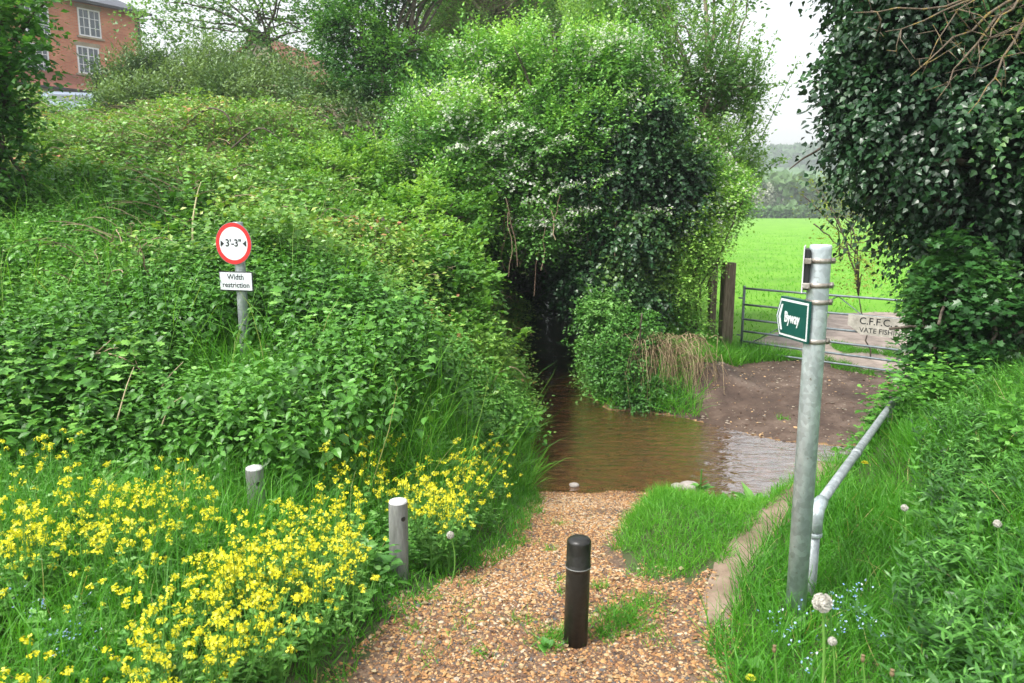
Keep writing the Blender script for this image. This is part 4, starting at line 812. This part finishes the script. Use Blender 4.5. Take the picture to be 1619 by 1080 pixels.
# ---- background trees on the bank
make_tree('tree', 'leafy dark tree at the left edge hanging over the bramble bank', (-6.6, 8.2, zg(-6.6, 8.2)),
          [B3(-30, 50, 7.6, .36, .5, .34), B3(25, 5, 7.5, .26, .35, .13), B3(-20, 180, 7.8, .42, .5, .5), B3(5, 260, 7.8, .28, .4, .4), B3(-160, 60, 7.8, .8, .8, .9), B3(45, 88, 7.4, .22, .25, .05), B3(-40, 330, 7.8, .4, .5, .5)],
          'maple', None, 1900, 6, .26, .075, LEAF2, .1, nl=26, tint=(.35, 1.0), seed=30, shoots=14, inner=.25, rough=.4, thick=.6, wid=1.3)
make_tree('willow_shrub', 'broad grey green willow scrub behind the bramble bank below the gabled roof', (-8.5, 19, zg(-8.5, 19)),
          [B3(200, 140, 18, .55, .8, .42), B3(280, 140, 18.5, 1.0, 1.0, .62), B3(370, 145, 18.5, 1.1, 1.0, .68), B3(450, 165, 18, .9, 1.0, .8), B3(330, 190, 17.5, 2.2, .9, .8), B3(210, 180, 17, .7, .8, .6), B3(520, 200, 17, .9, .9, .8)],
          'willow', None, 9500, 7, .42, .11, NARROW, .04, nl=16, bark='palebark', tint=(.1, .95), seed=32, shoots=60, inner=.35, rough=.3, cat='shrub', stems=5, dirup=1.1, droop=0, wid=2.0, back=.25)
make_tree('birch_tree', 'slender birch with a thin veil of small leaves against the white sky', at(488, 160, 24)*[1, 1, 0]+[0, 0, zg(-6.5, 24)],
          [B3(460, 30, 24, 1.5, 1.2, 1.6), B3(350, 20, 24, 1.9, 1.4, 1.3), B3(280, 60, 24, 1.2, 1.2, .9), B3(430, 90, 24, 1.2, 1.0, .9), B3(300, -40, 24, 1.8, 1.4, 1.2), B3(520, 80, 24, .7, .8, 1.2), B3(480, -60, 24, 1.9, 1.4, 1.2)],
          'sparse', None, 2300, 6, .5, .13, LEAF2, .06, nl=9, tint=(.1, .8), seed=34, inner=0, rough=.5, thick=1.2, dirup=.3, back=.7, wid=1.1, trunk_h=.8)
make_tree('maple_tree', 'dense mid green maple in layers left of the hawthorn', at(640, 230, 18)*[1, 1, 0]+[0, 0, zg(-2.4, 18)],
          [B3(560, 50, 17.5, .9, .9, .3), B3(640, 90, 17.5, 1.0, 1.0, .32), B3(590, 150, 17, .9, .9, .28), B3(650, 190, 16.8, .8, .8, .4), B3(600, 5, 18, 1.1, 1.0, .28), B3(700, 130, 17.5, .7, .8, .4), B3(545, 105, 17.2, .6, .7, .16), B3(640, -60, 18, 1.4, 1.2, .5), B3(520, 20, 17.5, .5, .6, .2)],
          'maple', None, 6500, 6, .4, .085, LEAF2, .13, nl=20, tint=(.0, 1.0), seed=36, shoots=60, holes=.38, inner=.2, rough=.6, wid=1.2)
make_tree('ash_tree', 'pale limbed half bare ash rising between the maple and the hawthorn', at(760, 160, 21)*[1, 1, 0]+[0, 0, zg(-1.5, 21)],
          [B3(720, 30, 20.5, 1.3, 1.1, 1.1), B3(800, 10, 20.5, 1.4, 1.1, 1.0), B3(680, 80, 20, .9, .9, .8), B3(760, 80, 20.5, 1.3, 1, .8), B3(860, 60, 20.5, .9, .9, .9), B3(740, -70, 20.5, 1.9, 1.4, 1.0)],
          'sparse', None, 6500, 6, .42, .085, LEAF2, .11, nl=26, bark='palebark', tint=(.4, 1.0), seed=38, shoots=40, inner=.05, rough=.45, thick=1.0, dirup=.9, droop=0, stems=4, trunk_h=.85)
make_tree('lime_tree', 'bright green broad tree showing above the hawthorn at the top of the picture', at(830, 200, 27)*[1, 1, 0]+[0, 0, zg(.3, 27)],
          [B3(850, 20, 26, 1.8, 1.4, 1.1), B3(760, 20, 26, 1.6, 1.4, 1.0), B3(900, -30, 26, 1.5, 1.4, 1.2), B3(800, -80, 26, 2.4, 1.8, 1.4)],
          'maple', None, 3800, 6, .5, .13, LEAF2, .22, nl=24, tint=(.4, 1.0), seed=40, inner=.3, rough=.4, wid=1.2, back=.2)
make_tree('thorn_thicket', 'brown stemmed thorn scrub filling the dip left of the hawthorn', at(600, 260, 15)*[1, 1, 0]+[0, 0, zg(-2.6, 15)],
          [B3(560, 230, 15, .9, .8, .5), B3(640, 260, 14.6, .8, .8, .55), B3(700, 300, 14.4, .8, .8, .6), B3(500, 190, 15.4, .8, .8, .4), B3(620, 320, 13.5, .7, .7, .4)],
          'willow', None, 3600, 6, .36, .075, LEAF2, .08, nl=60, bark='palebark', tint=(.0, .7), seed=42, shoots=50, inner=.4, rough=.4, cat='shrub', stems=6)

# ---- houses
M['brick'] = None
m, n, out = newmat('red_brick')
tc = n.nodes.new('ShaderNodeTexCoord'); mp = n.nodes.new('ShaderNodeMapping'); mp.inputs['Rotation'].default_value = (math.pi/2, 0, 0); n.links.new(tc.outputs['Object'], mp.inputs[0])
bt = n.nodes.new('ShaderNodeTexBrick'); bt.inputs['Scale'].default_value = 1; bt.inputs['Brick Width'].default_value = .225; bt.inputs['Row Height'].default_value = .075; bt.inputs['Mortar Size'].default_value = .009
bt.inputs['Color1'].default_value = (.5, .15, .08, 1); bt.inputs['Color2'].default_value = (.6, .24, .13, 1); bt.inputs['Mortar'].default_value = (.42, .3, .22, 1)
n.links.new(mp.outputs[0], bt.inputs['Vector']); nz = n.nodes.new('ShaderNodeTexNoise'); nz.inputs['Scale'].default_value = .9; nz.inputs['Detail'].default_value = 6; n.links.new(tc.outputs['Object'], nz.inputs['Vector'])
mr = n.nodes.new('ShaderNodeMapRange'); mr.inputs['From Min'].default_value = .3; mr.inputs['From Max'].default_value = .7; mr.inputs['To Min'].default_value = .78; mr.inputs['To Max'].default_value = 1.15; n.links.new(nz.outputs['Fac'], mr.inputs[0])
mu = n.nodes.new('ShaderNodeMix'); mu.data_type = 'RGBA'; mu.blend_type = 'MULTIPLY'; mu.inputs[0].default_value = 1; n.links.new(bt.outputs[0], mu.inputs[6]); n.links.new(mr.outputs[0], mu.inputs[7])
p = n.nodes.new('ShaderNodeBsdfPrincipled'); p.inputs['Roughness'].default_value = .9; n.links.new(mu.outputs[2], p.inputs['Base Color']); n.links.new(p.outputs[0], out.inputs[0]); M['brick'] = m
M['slate'] = surf('slate_roof', [(.3, (.06, .065, .08)), (.7, (.14, .145, .17))], 3, .6, .4, stretch=(1, 1, 6))
M['tile'] = surf('clay_tile_roof', [(.3, (.14, .055, .035)), (.7, (.3, .12, .075))], 4, .85, .5, stretch=(1, 5, 5))
M['render'] = surf('cream_render', [(.3, (.42, .38, .3)), (.7, (.55, .5, .42))], 2, .9, .2)
M['stonewall'] = surf('tan_stone_wall', [(.3, (.24, .2, .14)), (.7, (.42, .36, .26))], 2.5, .9, .5)
M['glass'] = plain('window_glass', (.07, .09, .11), .06, 0, .8)
M['frame'] = plain('white_window_frame', (.75, .76, .78), .45)
M['gutter'] = plain('dark_gutter', (.04, .04, .045), .5)
fdir = norm(np.array([.6, .8])); HC = at(220, 20, 45)
hz = zg(HC[0], HC[1])
HO = np.array([HC[0], HC[1], hz]); hr = math.atan2(fdir[1], fdir[0])
t = empty('brick_house', HO, hr, 'tall red brick house with white windows standing above the bramble bank', 'house')
eav = HC[2]-hz; nrm = np.array([fdir[1], -fdir[0]])
def fac(px, py):
    d = at(px, py, 1.0)-CAM; k = ((HO[:2]-CAM[:2])@nrm)/(d[:2]@nrm); q = CAM+d*k; return (q[:2]-HO[:2])@fdir, q[2]-hz
s = Soup(); box(s, -7.5, 4, eav/2-1, 15, 8, eav+2); s.obj('wall', M['brick'], t)
s = Soup(); e = .45; v = [(-15-e, -e, eav-.1), (e, -e, eav-.1), (e, 8+e, eav-.1), (-15-e, 8+e, eav-.1), (-11, 4, eav+2.6), (-4, 4, eav+2.6)]
s.add(v, [(0, 1, 5), (0, 5, 4), (2, 3, 4), (2, 4, 5), (1, 2, 5), (3, 0, 4), (0, 2, 1), (0, 3, 2)]); rf = s.obj('roof', M['slate'], t)
s = Soup(); box(s, -5.0, 4, eav+2.9, 1.0, .7, 2.2); s.obj('chimney', M['brick'], rf)
s = Soup(); box(s, -7.25, -e-.06, eav-.12, 15.4, .12, .14); s.obj('gutter', M['gutter'], t)
s = Soup(); tube(s, [(-.15, -.09, -.5), (-.15, -.09, eav-.2)], .05, 10); s.obj('downpipe', M['gutter'], t)
def window(px, py, wd, ht, cols, rows):
    sx_, sz_ = fac(px, py)
    s = Soup(); 
    for q in (-1, 1): box(s, sx_+q*(wd/2-.035), -.02, sz_, .07, .06, ht); box(s, sx_, -.02, sz_+q*(ht/2-.035), wd-.145, .06, .07)
    for i in range(1, cols): box(s, sx_-wd/2+wd*i/cols, -.015, sz_, .075 if i == cols//2 else .03, .04, ht-.15)
    for i in range(1, rows): box(s, sx_, -.01, sz_-ht/2+ht*i/rows, wd-.15, .02, .03)
    f_ = s.obj('window', M['frame'], t)
    s = Soup(); box(s, sx_, -.001, sz_, wd-.1, .012, ht-.1); s.obj('pane', M['glass'], f_)
    s = Soup(); box(s, sx_, -.05, sz_-ht/2-.06, wd+.25, .14, .1); s.obj('sill', M['stonewall'], f_)
    s = Soup(); box(s, sx_, -.01, sz_+ht/2+.11, wd+.2, .03, .2); s.obj('lintel', M['stonewall'], f_)
for px, py in ((141, 37), (58, 30), (140, 96), (58, 92)): window(px, py, 1.15, 1.4, 4, 3)
a, za = fac(44, 108); b, zb = fac(140, 122)
s = Soup(); v = [(a-3, -.01, za), (b, -.01, za), (b, -1.7, za-1.0), (a-3, -1.7, za-1.0), (b, -.01, za-1.0)]
s.add(v, [(0, 2, 1), (0, 3, 2), (1, 2, 4)]); s.obj('porch_roof', M['tile'], t)
s = Soup(); box(s, (a-3+b)/2, -.8, (za-1.05)/2-.5, b-a+2.7, 1.4, za-1.05+1); s.obj('porch_wall', M['render'], t)
s = Soup(); box(s, (a-3+b)/2, -1.74, za-1.05, b-a+3, .1, .12); s.obj('porch_gutter', M['gutter'], t)
# the gabled building
gp = at(408, 56, 38); gz0 = zg(gp[0], gp[1]); gh = gp[2]-gz0
t = empty('stone_house', (gp[0], gp[1], gz0), R(-12), 'tan gabled stone building mostly hidden behind willow scrub', 'house')
s = Soup(); W = 3.0; ee = gh-2.5; v = [(-W, 0, -1), (W, 0, -1), (W, 0, ee), (0, 0, gh-.1), (-W, 0, ee)]; v += [(x, 7, z) for x, y, z in v]
s.add(v, [(0, 1, 2), (0, 2, 4), (4, 2, 3), (5, 7, 6), (5, 9, 7), (9, 8, 7), (1, 6, 7), (1, 7, 2), (0, 4, 9), (0, 9, 5)]); s.obj('wall', M['stonewall'], t)
s = Soup(); W = 3.25; v = [(-W, -.25, ee-.25), (0, -.25, gh), (W, -.25, ee-.25)]; v = v+[(x, 7.3, z) for x, y, z in v]+[(x, y, z+.14) for x, y, z in v]+[(x, 7.3, z+.14) for x, y, z in v]
s.add(v, [(6, 7, 10), (6, 10, 9), (7, 8, 11), (7, 11, 10), (0, 1, 7), (0, 7, 6), (1, 2, 8), (1, 8, 7), (0, 4, 1), (0, 3, 4), (1, 5, 2), (1, 4, 5), (0, 6, 9), (0, 9, 3), (2, 5, 11), (2, 11, 8)]); s.obj('roof', M['tile'], t)

# ---- parked car behind the brambles (seen from behind)
M['carpaint'] = plain('silver_blue_car_paint', (.2, .25, .33), .35, .2)
M['tail'] = plain('tail_lamp_red', (.6, .03, .02), .2)
M['rubber'] = plain('tyre_rubber', (.02, .02, .02), .8)
cp = at(105, 165, 24); cz = max(zg(cp[0], cp[1]), cp[2]-1.0)
M_car = empty('parked_car', (cp[0], cp[1], cz), R(18), 'silver blue car parked on the hill below the brick house, mostly hidden by brambles', 'car')
prof = [(0, .32), (.02, .75), (.12, .98), (.45, 1.38), (.75, 1.46), (2.0, 1.46), (2.45, 1.3), (2.95, .98), (3.9, .82), (4.1, .6), (4.12, .3)]
s = Soup(); k = len(prof); v = []
for sx_ in (-1, -.86, .86, 1):
    for y, z in prof: 
        tum = .14*max(0, z-.95)/.5; v.append((sx_*.86*(1-tum), y, z-(.05 if abs(sx_) == 1 and z > .9 else 0)))
f = []
for c_ in range(3):
    for i in range(k-1): a, b = c_*k+i, (c_+1)*k+i; f += [(a, b, b+1), (a, b+1, a+1)]
for c_, fl in ((0, 1), (3, 0)):
    b = c_*k
    for i in range(1, k-1): f.append((b, b+i+1, b+i) if fl else (b, b+i, b+i+1))
s.add(v, f); s.obj('body', M['carpaint'], M_car)
s = Soup(); s.add([(-.6, .155, 1.0), (.6, .155, 1.0), (.55, .425, 1.34), (-.55, .425, 1.34)], [(0, 1, 2), (0, 2, 3)]); s.v[0][:, 1] -= .015; s.obj('rear_window', M['glass'], M_car)
for sx_ in (-1, 1):
    s = Soup(); box(s, sx_*.7, .0, .84, .22, .1, .2, bev=.02); s.obj('tail_lamp', M['tail'], M_car)
    s = Soup(); zz = [(sx_*.83, .6, 1.02), (sx_*.83, 2.6, 1.02), (sx_*.775, 2.1, 1.36), (sx_*.775, .75, 1.36)]; s.add(zz, [(0, 1, 2), (0, 2, 3)] if sx_ > 0 else [(0, 2, 1), (0, 3, 2)]); s.v[0][:, 0] += sx_*.025; s.obj('side_window', M['glass'], M_car)
    for yy in (.75, 3.3):
        s = Soup(); tube(s, [(sx_*.68, yy, .31), (sx_*.87, yy, .31)], .31, 24); s.obj('wheel', M['rubber'], M_car)
s = Soup(); box(s, 0, -.03, .45, 1.6, .14, .2, bev=.03); s.obj('bumper', M['gutter'], M_car)

# ---- far hedges and woods
s = Soup()
def bank(n, x0, x1, Y0, Y1, h, hv, size, tn, seed, gap=0):
    x = rng.uniform(x0, x1, n); y = rng.uniform(Y0, Y1, n); q = np.stack([x, y], 1)
    hh = h+hv*(noise(q, 1/(3*h), seed)-.45)*2; z = H(x, y)+np.maximum(hh, .3)*rng.power(1.7, n)
    ok = (noise(q, 1/(5*h), seed+5) > gap); 
    place(s, LEAF2, np.stack([x, y, z], 1)[ok], rng.normal(0, 1, (ok.sum(), 3)), rng.normal(0, 1, (ok.sum(), 3))+[0, -.5, .8], size*rng.uniform(.6, 1.3, ok.sum()), (tn+.5*(noise(q, 1/(2*h), seed+9)-.5)*2+rng.normal(0, .08, n))[ok], 0, 2.0)
bank(14000, 10, 190, 163, 167, 2.3, .6, .8, .4, 101)
bank(36000, 0, 260, 174, 215, 8, 6, 1.7, .5, 103, .36)
bank(9000, 30, 260, 300, 330, 4, 3, 2.2, .4, 105, .4)
bank(26000, 60, 520, 470, 600, 11, 4, 3.4, .35, 107, .3)
tag(s.obj('distant_woodland', M['far']), 'hedges and woods on the far side of the field fading into haze', 'woodland', kind='stuff')
s = Soup(); P, O = crown([(57, 176, 4.0, 2.6, 3, 3.2), (53, 178, 3.0, 2.4, 2, 2.3), (60, 178, 3, 2, 2, 2.2)], 1500)
place(s, LEAF2, P, rng.normal(0, 1, P.shape), O, .7, rng.uniform(.2, .9, len(P)), 0, 1.6)
t = empty('hawthorn', (57, 172, zg(57, 172)), 0, 'pale blossoming bush at the far edge of the field', 'bush'); s.obj('crown', M['farblossom'], t, origin=np.array([57, 172, zg(57, 172)]))
s = Soup(); tube(s, [(0, 0, -.3), (0, 0, 3)], .2, 8); s.obj('trunk', M['bark'], t)

# ---- mustard plants
def mustard(seed):
    r = np.random.default_rng(seed); t = empty('mustard_plant'); S, Lf, Fl = Soup(), Soup(), Soup()
    h = r.uniform(.3, .44); ns = r.integers(5, 9)
    for j in range(ns):
        a = r.uniform(0, 6.28); sp = r.uniform(.02, .16)*(j > 0); hj = h*r.uniform(.7, 1.0) if j else h
        e = np.array([math.cos(a)*sp, math.sin(a)*sp, hj]); b0 = np.array([0, 0, h*r.uniform(.1, .45) if j else 0]); m_ = (b0+e)/2+np.array([e[0], e[1], 0])*.25
        tt = np.linspace(0, 1, 6)[:, None]; c = (1-tt)**2*b0+2*tt*(1-tt)*m_+tt*tt*e; tube(S, c, np.linspace(.0028, .0014, 6), 5, .6, cap=False)
        Fl = Soup(); nf = r.integers(13, 18); u = norm(r.normal(0, 1, (nf, 3))*[1, 1, .5]+[0, 0, .35]); P = e+u*r.uniform(.005, .017, (nf, 1))*[1, 1, 1.25]
        place(Fl, PETAL4, P, r.normal(0, 1, (nf, 3)), u+[0, 0, .5], r.uniform(.007, .0103, nf), r.uniform(.05, 1, nf)); Fl.obj('flower_head', M['yellow'], t)
        for i in range(3):
            pt = c[1+i]; n_ = 2; aa = r.uniform(0, 6.28, n_); d = np.stack([np.cos(aa), np.sin(aa), np.full(n_, .25)], 1)
            place(Lf, LEAF6, np.repeat(pt[None], n_, 0), d, np.tile([0, 0, 1.], (n_, 1))+r.normal(0, .2, (n_, 3)), r.uniform(.025, .06, n_)*(1-.2*i), r.uniform(.2, .9, n_), 0, .75)
    S.obj('stem', M['mustleaf'], t); Lf.obj('leaves', M['mustleaf'], t)
    return t
protos = [mustard(200+i) for i in range(9)]
FG = {'a': ('yellow mustard plant in the drift along the left edge of the picture', 'mustard plants along the left edge'),
      'b': ('yellow mustard plant in the dense drift left of the far grey bollard', 'mustard plants left of the far grey bollard'),
      'c': ('yellow mustard plant in the thick clump left of the nearer grey bollard', 'mustard plants left of the nearer grey bollard'),
      'd': ('yellow mustard plant behind the nearer grey bollard beside the top of the gravel path', 'mustard plants behind the nearer grey bollard'),
      'e': ('yellow mustard plant reaching up in front of the nettles between the two grey bollards', 'mustard plants in front of the nettles'),
      'f': ('yellow mustard plant in the low clump at the bottom edge of the picture', 'mustard plants at the bottom edge')}
spots = []
for (x0, x1, y0, y1, n_, g_) in ((0, 130, 790, 880, 18, 'a'), (130, 330, 760, 870, 26, 'b'), (200, 420, 735, 800, 18, 'b'), (330, 480, 850, 930, 22, 'c'), (340, 600, 880, 990, 28, 'c'), (480, 640, 800, 880, 22, 'c'), (420, 560, 770, 840, 16, 'd'), (640, 780, 745, 830, 38, 'd'),
                             (700, 800, 700, 770, 14, 'd'), (650, 760, 850, 900, 16, 'd'), (510, 620, 690, 760, 14, 'e'), (200, 340, 990, 1065, 13, 'f'), (0, 130, 690, 780, 9, 'a'), (330, 420, 960, 1010, 5, 'f'), (0, 60, 1050, 1075, 3, 'f'), (600, 690, 950, 1000, 5, 'c'), (600, 700, 765, 820, 14, 'd'), (150, 400, 880, 960, 10, 'b')):
    for _ in range(n_): spots.append((rng.uniform(x0, x1), rng.uniform(y0, y1), g_))
used = set(); nsp = 0
for i, (px, py, g_) in enumerate(spots[:296]):
    k = i % 9; p_ = hit(px, py, .35)
    if (abs(px-625) < 55 and 770 < py < 980 and p_[1] < 3.4) or (abs(px-394) < 45 and 735 < py < 840 and p_[1] < 3.75): continue
    if pdist(p_[None, :2], PP)[0] < .06: continue
    o = protos[k] if k not in used else copy_tree(protos[k]); used.add(k)
    o.location = (p_[0], p_[1], p_[2]-.01); o.rotation_euler = (rng.normal(0, .08), rng.normal(0, .08), rng.uniform(0, 6.28)); f_ = rng.uniform(.75, 1.12); o.scale = (f_, f_, f_*rng.uniform(.9, 1.1)); tag(o, FG[g_][0], 'flowering plant', FG[g_][1])
for px, py, Y in ((440, 470, 6.2), (455, 462, 6.2), (425, 478, 6.2), (432, 468, 6.15)):
    o = copy_tree(protos[rng.integers(9)]); p_ = at(px, py, Y); o.location = (p_[0], p_[1], p_[2]-.45); tag(o, 'yellow flowering mustard plant standing in the nettles just right of the width sign', 'flowering plant', 'mustard plants beside the width sign')

# ---- broad leaved plants, forget-me-nots, dandelions
def dock(x, y, lab, n_=9, L=.22, wid=1.1, name='dock_plant', mat='weed', z=None, cat='plant', tall=0):
    z = zg(x, y) if z is None else z; t = empty(name, (x, y, z), 0, lab, cat); s = Soup()
    a = rng.uniform(0, 6.28, n_); el_ = rng.uniform(.3, 1.25, n_); d = np.stack([np.cos(a)*np.cos(el_), np.sin(a)*np.cos(el_), np.sin(el_)], 1)
    place(s, LEAF6, np.column_stack([np.zeros((n_, 2)), rng.uniform(0, tall+.02, n_)]), d, np.tile([0, 0, 1.], (n_, 1))+rng.normal(0, .2, (n_, 3)), L*rng.uniform(.6, 1.15, n_), rng.uniform(.4, 1, n_), 0, wid); s.obj('leaves', M[mat], t)
    if tall:
        s = Soup(); tube(s, [(0, 0, 0), (.01, 0, tall+.1)], .005, 6); s.obj('stem', M['mustleaf'], t)
for px, py, Y, lab, a_ in ((1105, 800, 4.9, 'leafy dock plant on the grass edge just above the pale stone', dict(L=.1, tall=.2, n_=30, wid=.8)), (1195, 775, 4.9, 'dock plant with tall pointed leaves at the water edge left of the signpost', dict(L=.2, wid=.5, n_=12, tall=.08)), (1225, 780, 4.8, 'smaller dock plant close against the signpost by the water', dict(L=.13, wid=.7, tall=.14, n_=16)), (1140, 790, 4.95, 'low dock plant between the two taller ones on the grass edge', dict(L=.12, wid=.7, n_=16, tall=.05))):
    dock(gx(px, Y, -.3), Y, lab, **a_)
for px, py, lab in ((1190, 1060, 'rosette of scalloped pale leaves at the bottom edge of the right bank'), (1255, 990, 'small round leaved plant in front of the signpost foot'), (1530, 700, 'broad pale leaf plant high on the right grass bank'), (1350, 830, 'wide leaf plant in the grass right of the handrail elbow'), (865, 1020, 'small leafy weed at the left foot of the black bollard')):
    p_ = hit(px, py, .04); sm = px == 865; dock(p_[0], p_[1], lab, 9 if sm else 20, .04 if sm else .075, 1.4, 'rosette_plant')
s = Soup(); q = region(9000, 1.0, 5.2, 1.2, 5.6, lambda P: (P[:, 0] > 1.5+.6*np.clip(P[:, 1]-2.6, -1.5, 9)+.5*(noise(P, 1.4, 81)-.5)) & (P[:, 0] < 1.25*P[:, 1]))
stemmed(s, q, rng.uniform(.12, .36, len(q)), 8, .058, NARROW, rng.uniform(.0, .75, len(q)), sp=.022, leafdown=.0, wid=1.25, up=.5, lean=.25)
q = region(900, -3, -.3, 2.2, 5.5, lambda P: pdist(P, PP) > .12); stemmed(s, q, rng.uniform(.1, .25, len(q)), 4, .07, LEAF6, rng.uniform(.3, 1, len(q)), sp=.04, leafdown=.1, wid=1., up=.3, lean=.25)
q = region(1500, 1.6, 5.5, 2.5, 6.2, lambda P: (P[:, 0] > 1.7+.62*np.clip(P[:, 1]-2.9, -1, 9)) & (noise(P, 1.1, 82) > .48)); stemmed(s, q, rng.uniform(.1, .34, len(q)), 4, .075, SYC, rng.uniform(.1, .8, len(q)), sp=.05, leafdown=.1, up=.2, lean=.3)
tag(s.obj('weeds', M['weed']), 'tall narrow leaved weeds and herbs on the right bank and verge', 'weeds', kind='stuff')
def forget(seed):
    r = np.random.default_rng(seed); t = empty('forget_me_not'); S, Fl = Soup(), Soup()
    for j in range(4):
        e = np.array([r.normal(0, .035), r.normal(0, .035), r.uniform(.14, .22)]); tube(S, [(0, 0, 0), e*.5+[0, 0, .02], e], .0014, 4, .5, cap=False)
        nf = r.integers(2, 5); P = e+r.normal(0, .007, (nf, 3)); place(Fl, PETAL4, P, r.normal(0, 1, (nf, 3)), r.normal(0, .4, (nf, 3))+[0, -.4, 1], .0065, r.uniform(0, 1, nf))
    S.obj('stem', M['weed'], t); Fl.obj('flowers', M['blue'], t); return t
fp = [forget(300+i) for i in range(4)]
fs = [(rng.uniform(1235, 1375), rng.uniform(925, 1010)) for _ in range(15)]+[(1216, 982), (1270, 1045)]
for i, (px, py) in enumerate(fs):
    o = fp[i] if i < 4 else copy_tree(fp[i % 4]); p_ = hit(px, py, .18); o.location = p_; o.rotation_euler = (0, 0, rng.uniform(0, 6)); tag(o, 'tiny pale blue forget-me-not among the grass around the signpost foot', 'flower', 'forget-me-nots around the signpost foot')
for i in range(12):
    o = copy_tree(fp[i % 4]); p_ = hit(rng.uniform(20, 160), rng.uniform(930, 1030), .18); o.location = p_; tag(o, 'tiny blue forget-me-not in the long grass at the bottom left', 'flower', 'forget-me-nots in the left grass')
def dandelion(px, py, Y, r, lab, kind='clock', foot=None):
    top = at(px, py, Y); f_ = np.array([top[0], top[1], zg(top[0], top[1])]) if foot is None else np.array(foot)
    t = empty('dandelion', f_, 0, lab, 'dandelion'); s = Soup(); d = top-f_; tt = np.linspace(0, 1, 8)[:, None]; c = d*tt+np.array([.02, 0, 0])*np.sin(tt*3.1); tube(s, c, np.linspace(.0042, .0028, 8)*(1.3 if r > .02 else .8), 8, .9); s.obj('stem', M['mustleaf'], t)
    s = Soup()
    if kind == 'clock':
        n_ = 260; u = norm(rng.normal(0, 1, (n_, 3))); place(s, PETAL4, d+u*r*.8, rng.normal(0, 1, (n_, 3)), u, r*.5, rng.random(n_))
        P = d+u*r; 
        for i in range(0, n_, 3): tube(s, [d, d+u[i]*r*.9], .0003, 3, .3, cap=False)
        s.obj('seed_head', M['clock'], t)
    elif kind == 'flower':
        for lay in range(3):
            a = np.arange(22)*2*math.pi/22+lay*.1; el_ = .15+.4*lay; u = np.stack([np.cos(a)*math.cos(el_), np.sin(a)*math.cos(el_), np.full(22, math.sin(el_))], 1); place(s, NARROW, np.repeat(d[None], 22, 0), u, np.tile([0, 0, 1.], (22, 1)), r*(1-.15*lay), rng.random(22), 0, 1.6)
        s.obj('petals', M['yellow'], t)
    else:
        lathe(s, [(.002, -.004), (r*.8, 0), (r, .006), (r*.7, .013), (r*.9, .018), (0, .02)], tuple(d), 12, .3); s.obj('bud', M['straw'], t)
dandelion(1300, 953, 2.0, .026, 'white dandelion clock on a thick stem in front of the signpost foot')
dandelion(1316, 1014, 2.0, .012, 'half blown small dandelion clock just below the large one')
dandelion(1430, 803, 3.0, .014, 'white dandelion clock in the grass right of the handrail elbow')
dandelion(1577, 828, 2.7, .014, 'white dandelion clock at the right edge among dark leaves')
dandelion(1187, 1072, 2.35, .02, 'single yellow dandelion flower at the bottom edge beside the path', 'flower')
dandelion(1367, 732, 3.9, .022, 'single yellow dandelion flower behind the sloping handrail', 'flower')
dandelion(1224, 1030, 1.95, .006, 'closed dandelion bud on a slanting stem left of the clock', 'bud')
dandelion(1364, 1045, 1.95, .006, 'closed dandelion bud on a straight stem right of the clock', 'bud')
dandelion(1410, 1068, 1.95, .007, 'closed dandelion bud furthest right at the bottom edge', 'bud')
dandelion(712, 846, 3.3, .017, 'dandelion clock beside the mustard flowers at the path edge')
# ---- tuft of dry grass hanging over the island bank
tx_ = hit(1060, 560, .2); t = empty('dry_grass_tuft', (tx_[0], tx_[1], zg(*tx_[:2])), 0, 'hanging tuft of dry straw coloured grass on the island bank', 'grass tuft'); s = Soup()
for i in range(400):
    a = rng.normal(-.2, .9); L = rng.uniform(.4, 1.05); b0 = np.array([rng.normal(-.05, .3), rng.normal(0, .1), rng.uniform(.0, .45)]); tt = np.linspace(0, 1, 5)
    c = np.stack([b0[0]+math.sin(a)*L*.5*tt, b0[1]-math.cos(a)*L*.45*tt, b0[2]+L*(.55*tt-1.15*tt*tt)], 1); c[:, 2] = np.maximum(c[:, 2], H(c[:, 0]+tx_[0], c[:, 1]+tx_[1])-zg(*tx_[:2])-.02)
    tube(s, c, np.linspace(.005, .0015, 5), 3, float(rng.random()), cap=False)
s.obj('blades', M['straw'], t)
s = Soup(); q = region(5200, .9, 3.4, 9.4, 11.6, lambda P: (pdist(P, WP) > .0) & (pdist(P, WP) < .8) & (P[:, 0] < 2.4))
grassify(s, q, rng.uniform(.2, .55, len(q)), .011, .3+.6*rng.random(len(q)), lean=.7); tag(s.obj('bank_grass', M['grass']), 'long rank grass drooping over the island bank', 'grass', kind='stuff')
s = Soup(); q = region(9000, -.9, .6, 6.4, 10.5, lambda P: (pdist(P, WP) > .02) & (pdist(P, WP) < .75) & (P[:, 0] < .35) & (pdist(P, PP) > .08))
grassify(s, q, rng.uniform(.15, .45, len(q)), .008, .3+.6*rng.random(len(q)), lean=.6); tag(s.obj('stream_side_grass', M['grass']), 'long grass spilling down the left bank to the stream', 'grass', kind='stuff')

# ---- the air: pale even haze over the whole valley
hx0, hx1, hy0, hy1, hz0, hz1 = gxs[0]-20, gxs[-1]+20, gys[0]-20, gys[-1]+20, float(GZ.min())-1.2, float(GZ.max())+16
s = Soup(); box(s, (hx0+hx1)/2, (hy0+hy1)/2, (hz0+hz1)/2, hx1-hx0, hy1-hy0, hz1-hz0)
m, n, out = newmat('haze_air'); pv = n.nodes.new('ShaderNodeVolumePrincipled'); pv.inputs['Color'].default_value = (.9, .96, 1, 1); pv.inputs['Density'].default_value = .0011; pv.inputs['Anisotropy'].default_value = .2
n.links.new(pv.outputs[0], out.inputs['Volume']); tag(s.obj('haze', m), kind='stuff')
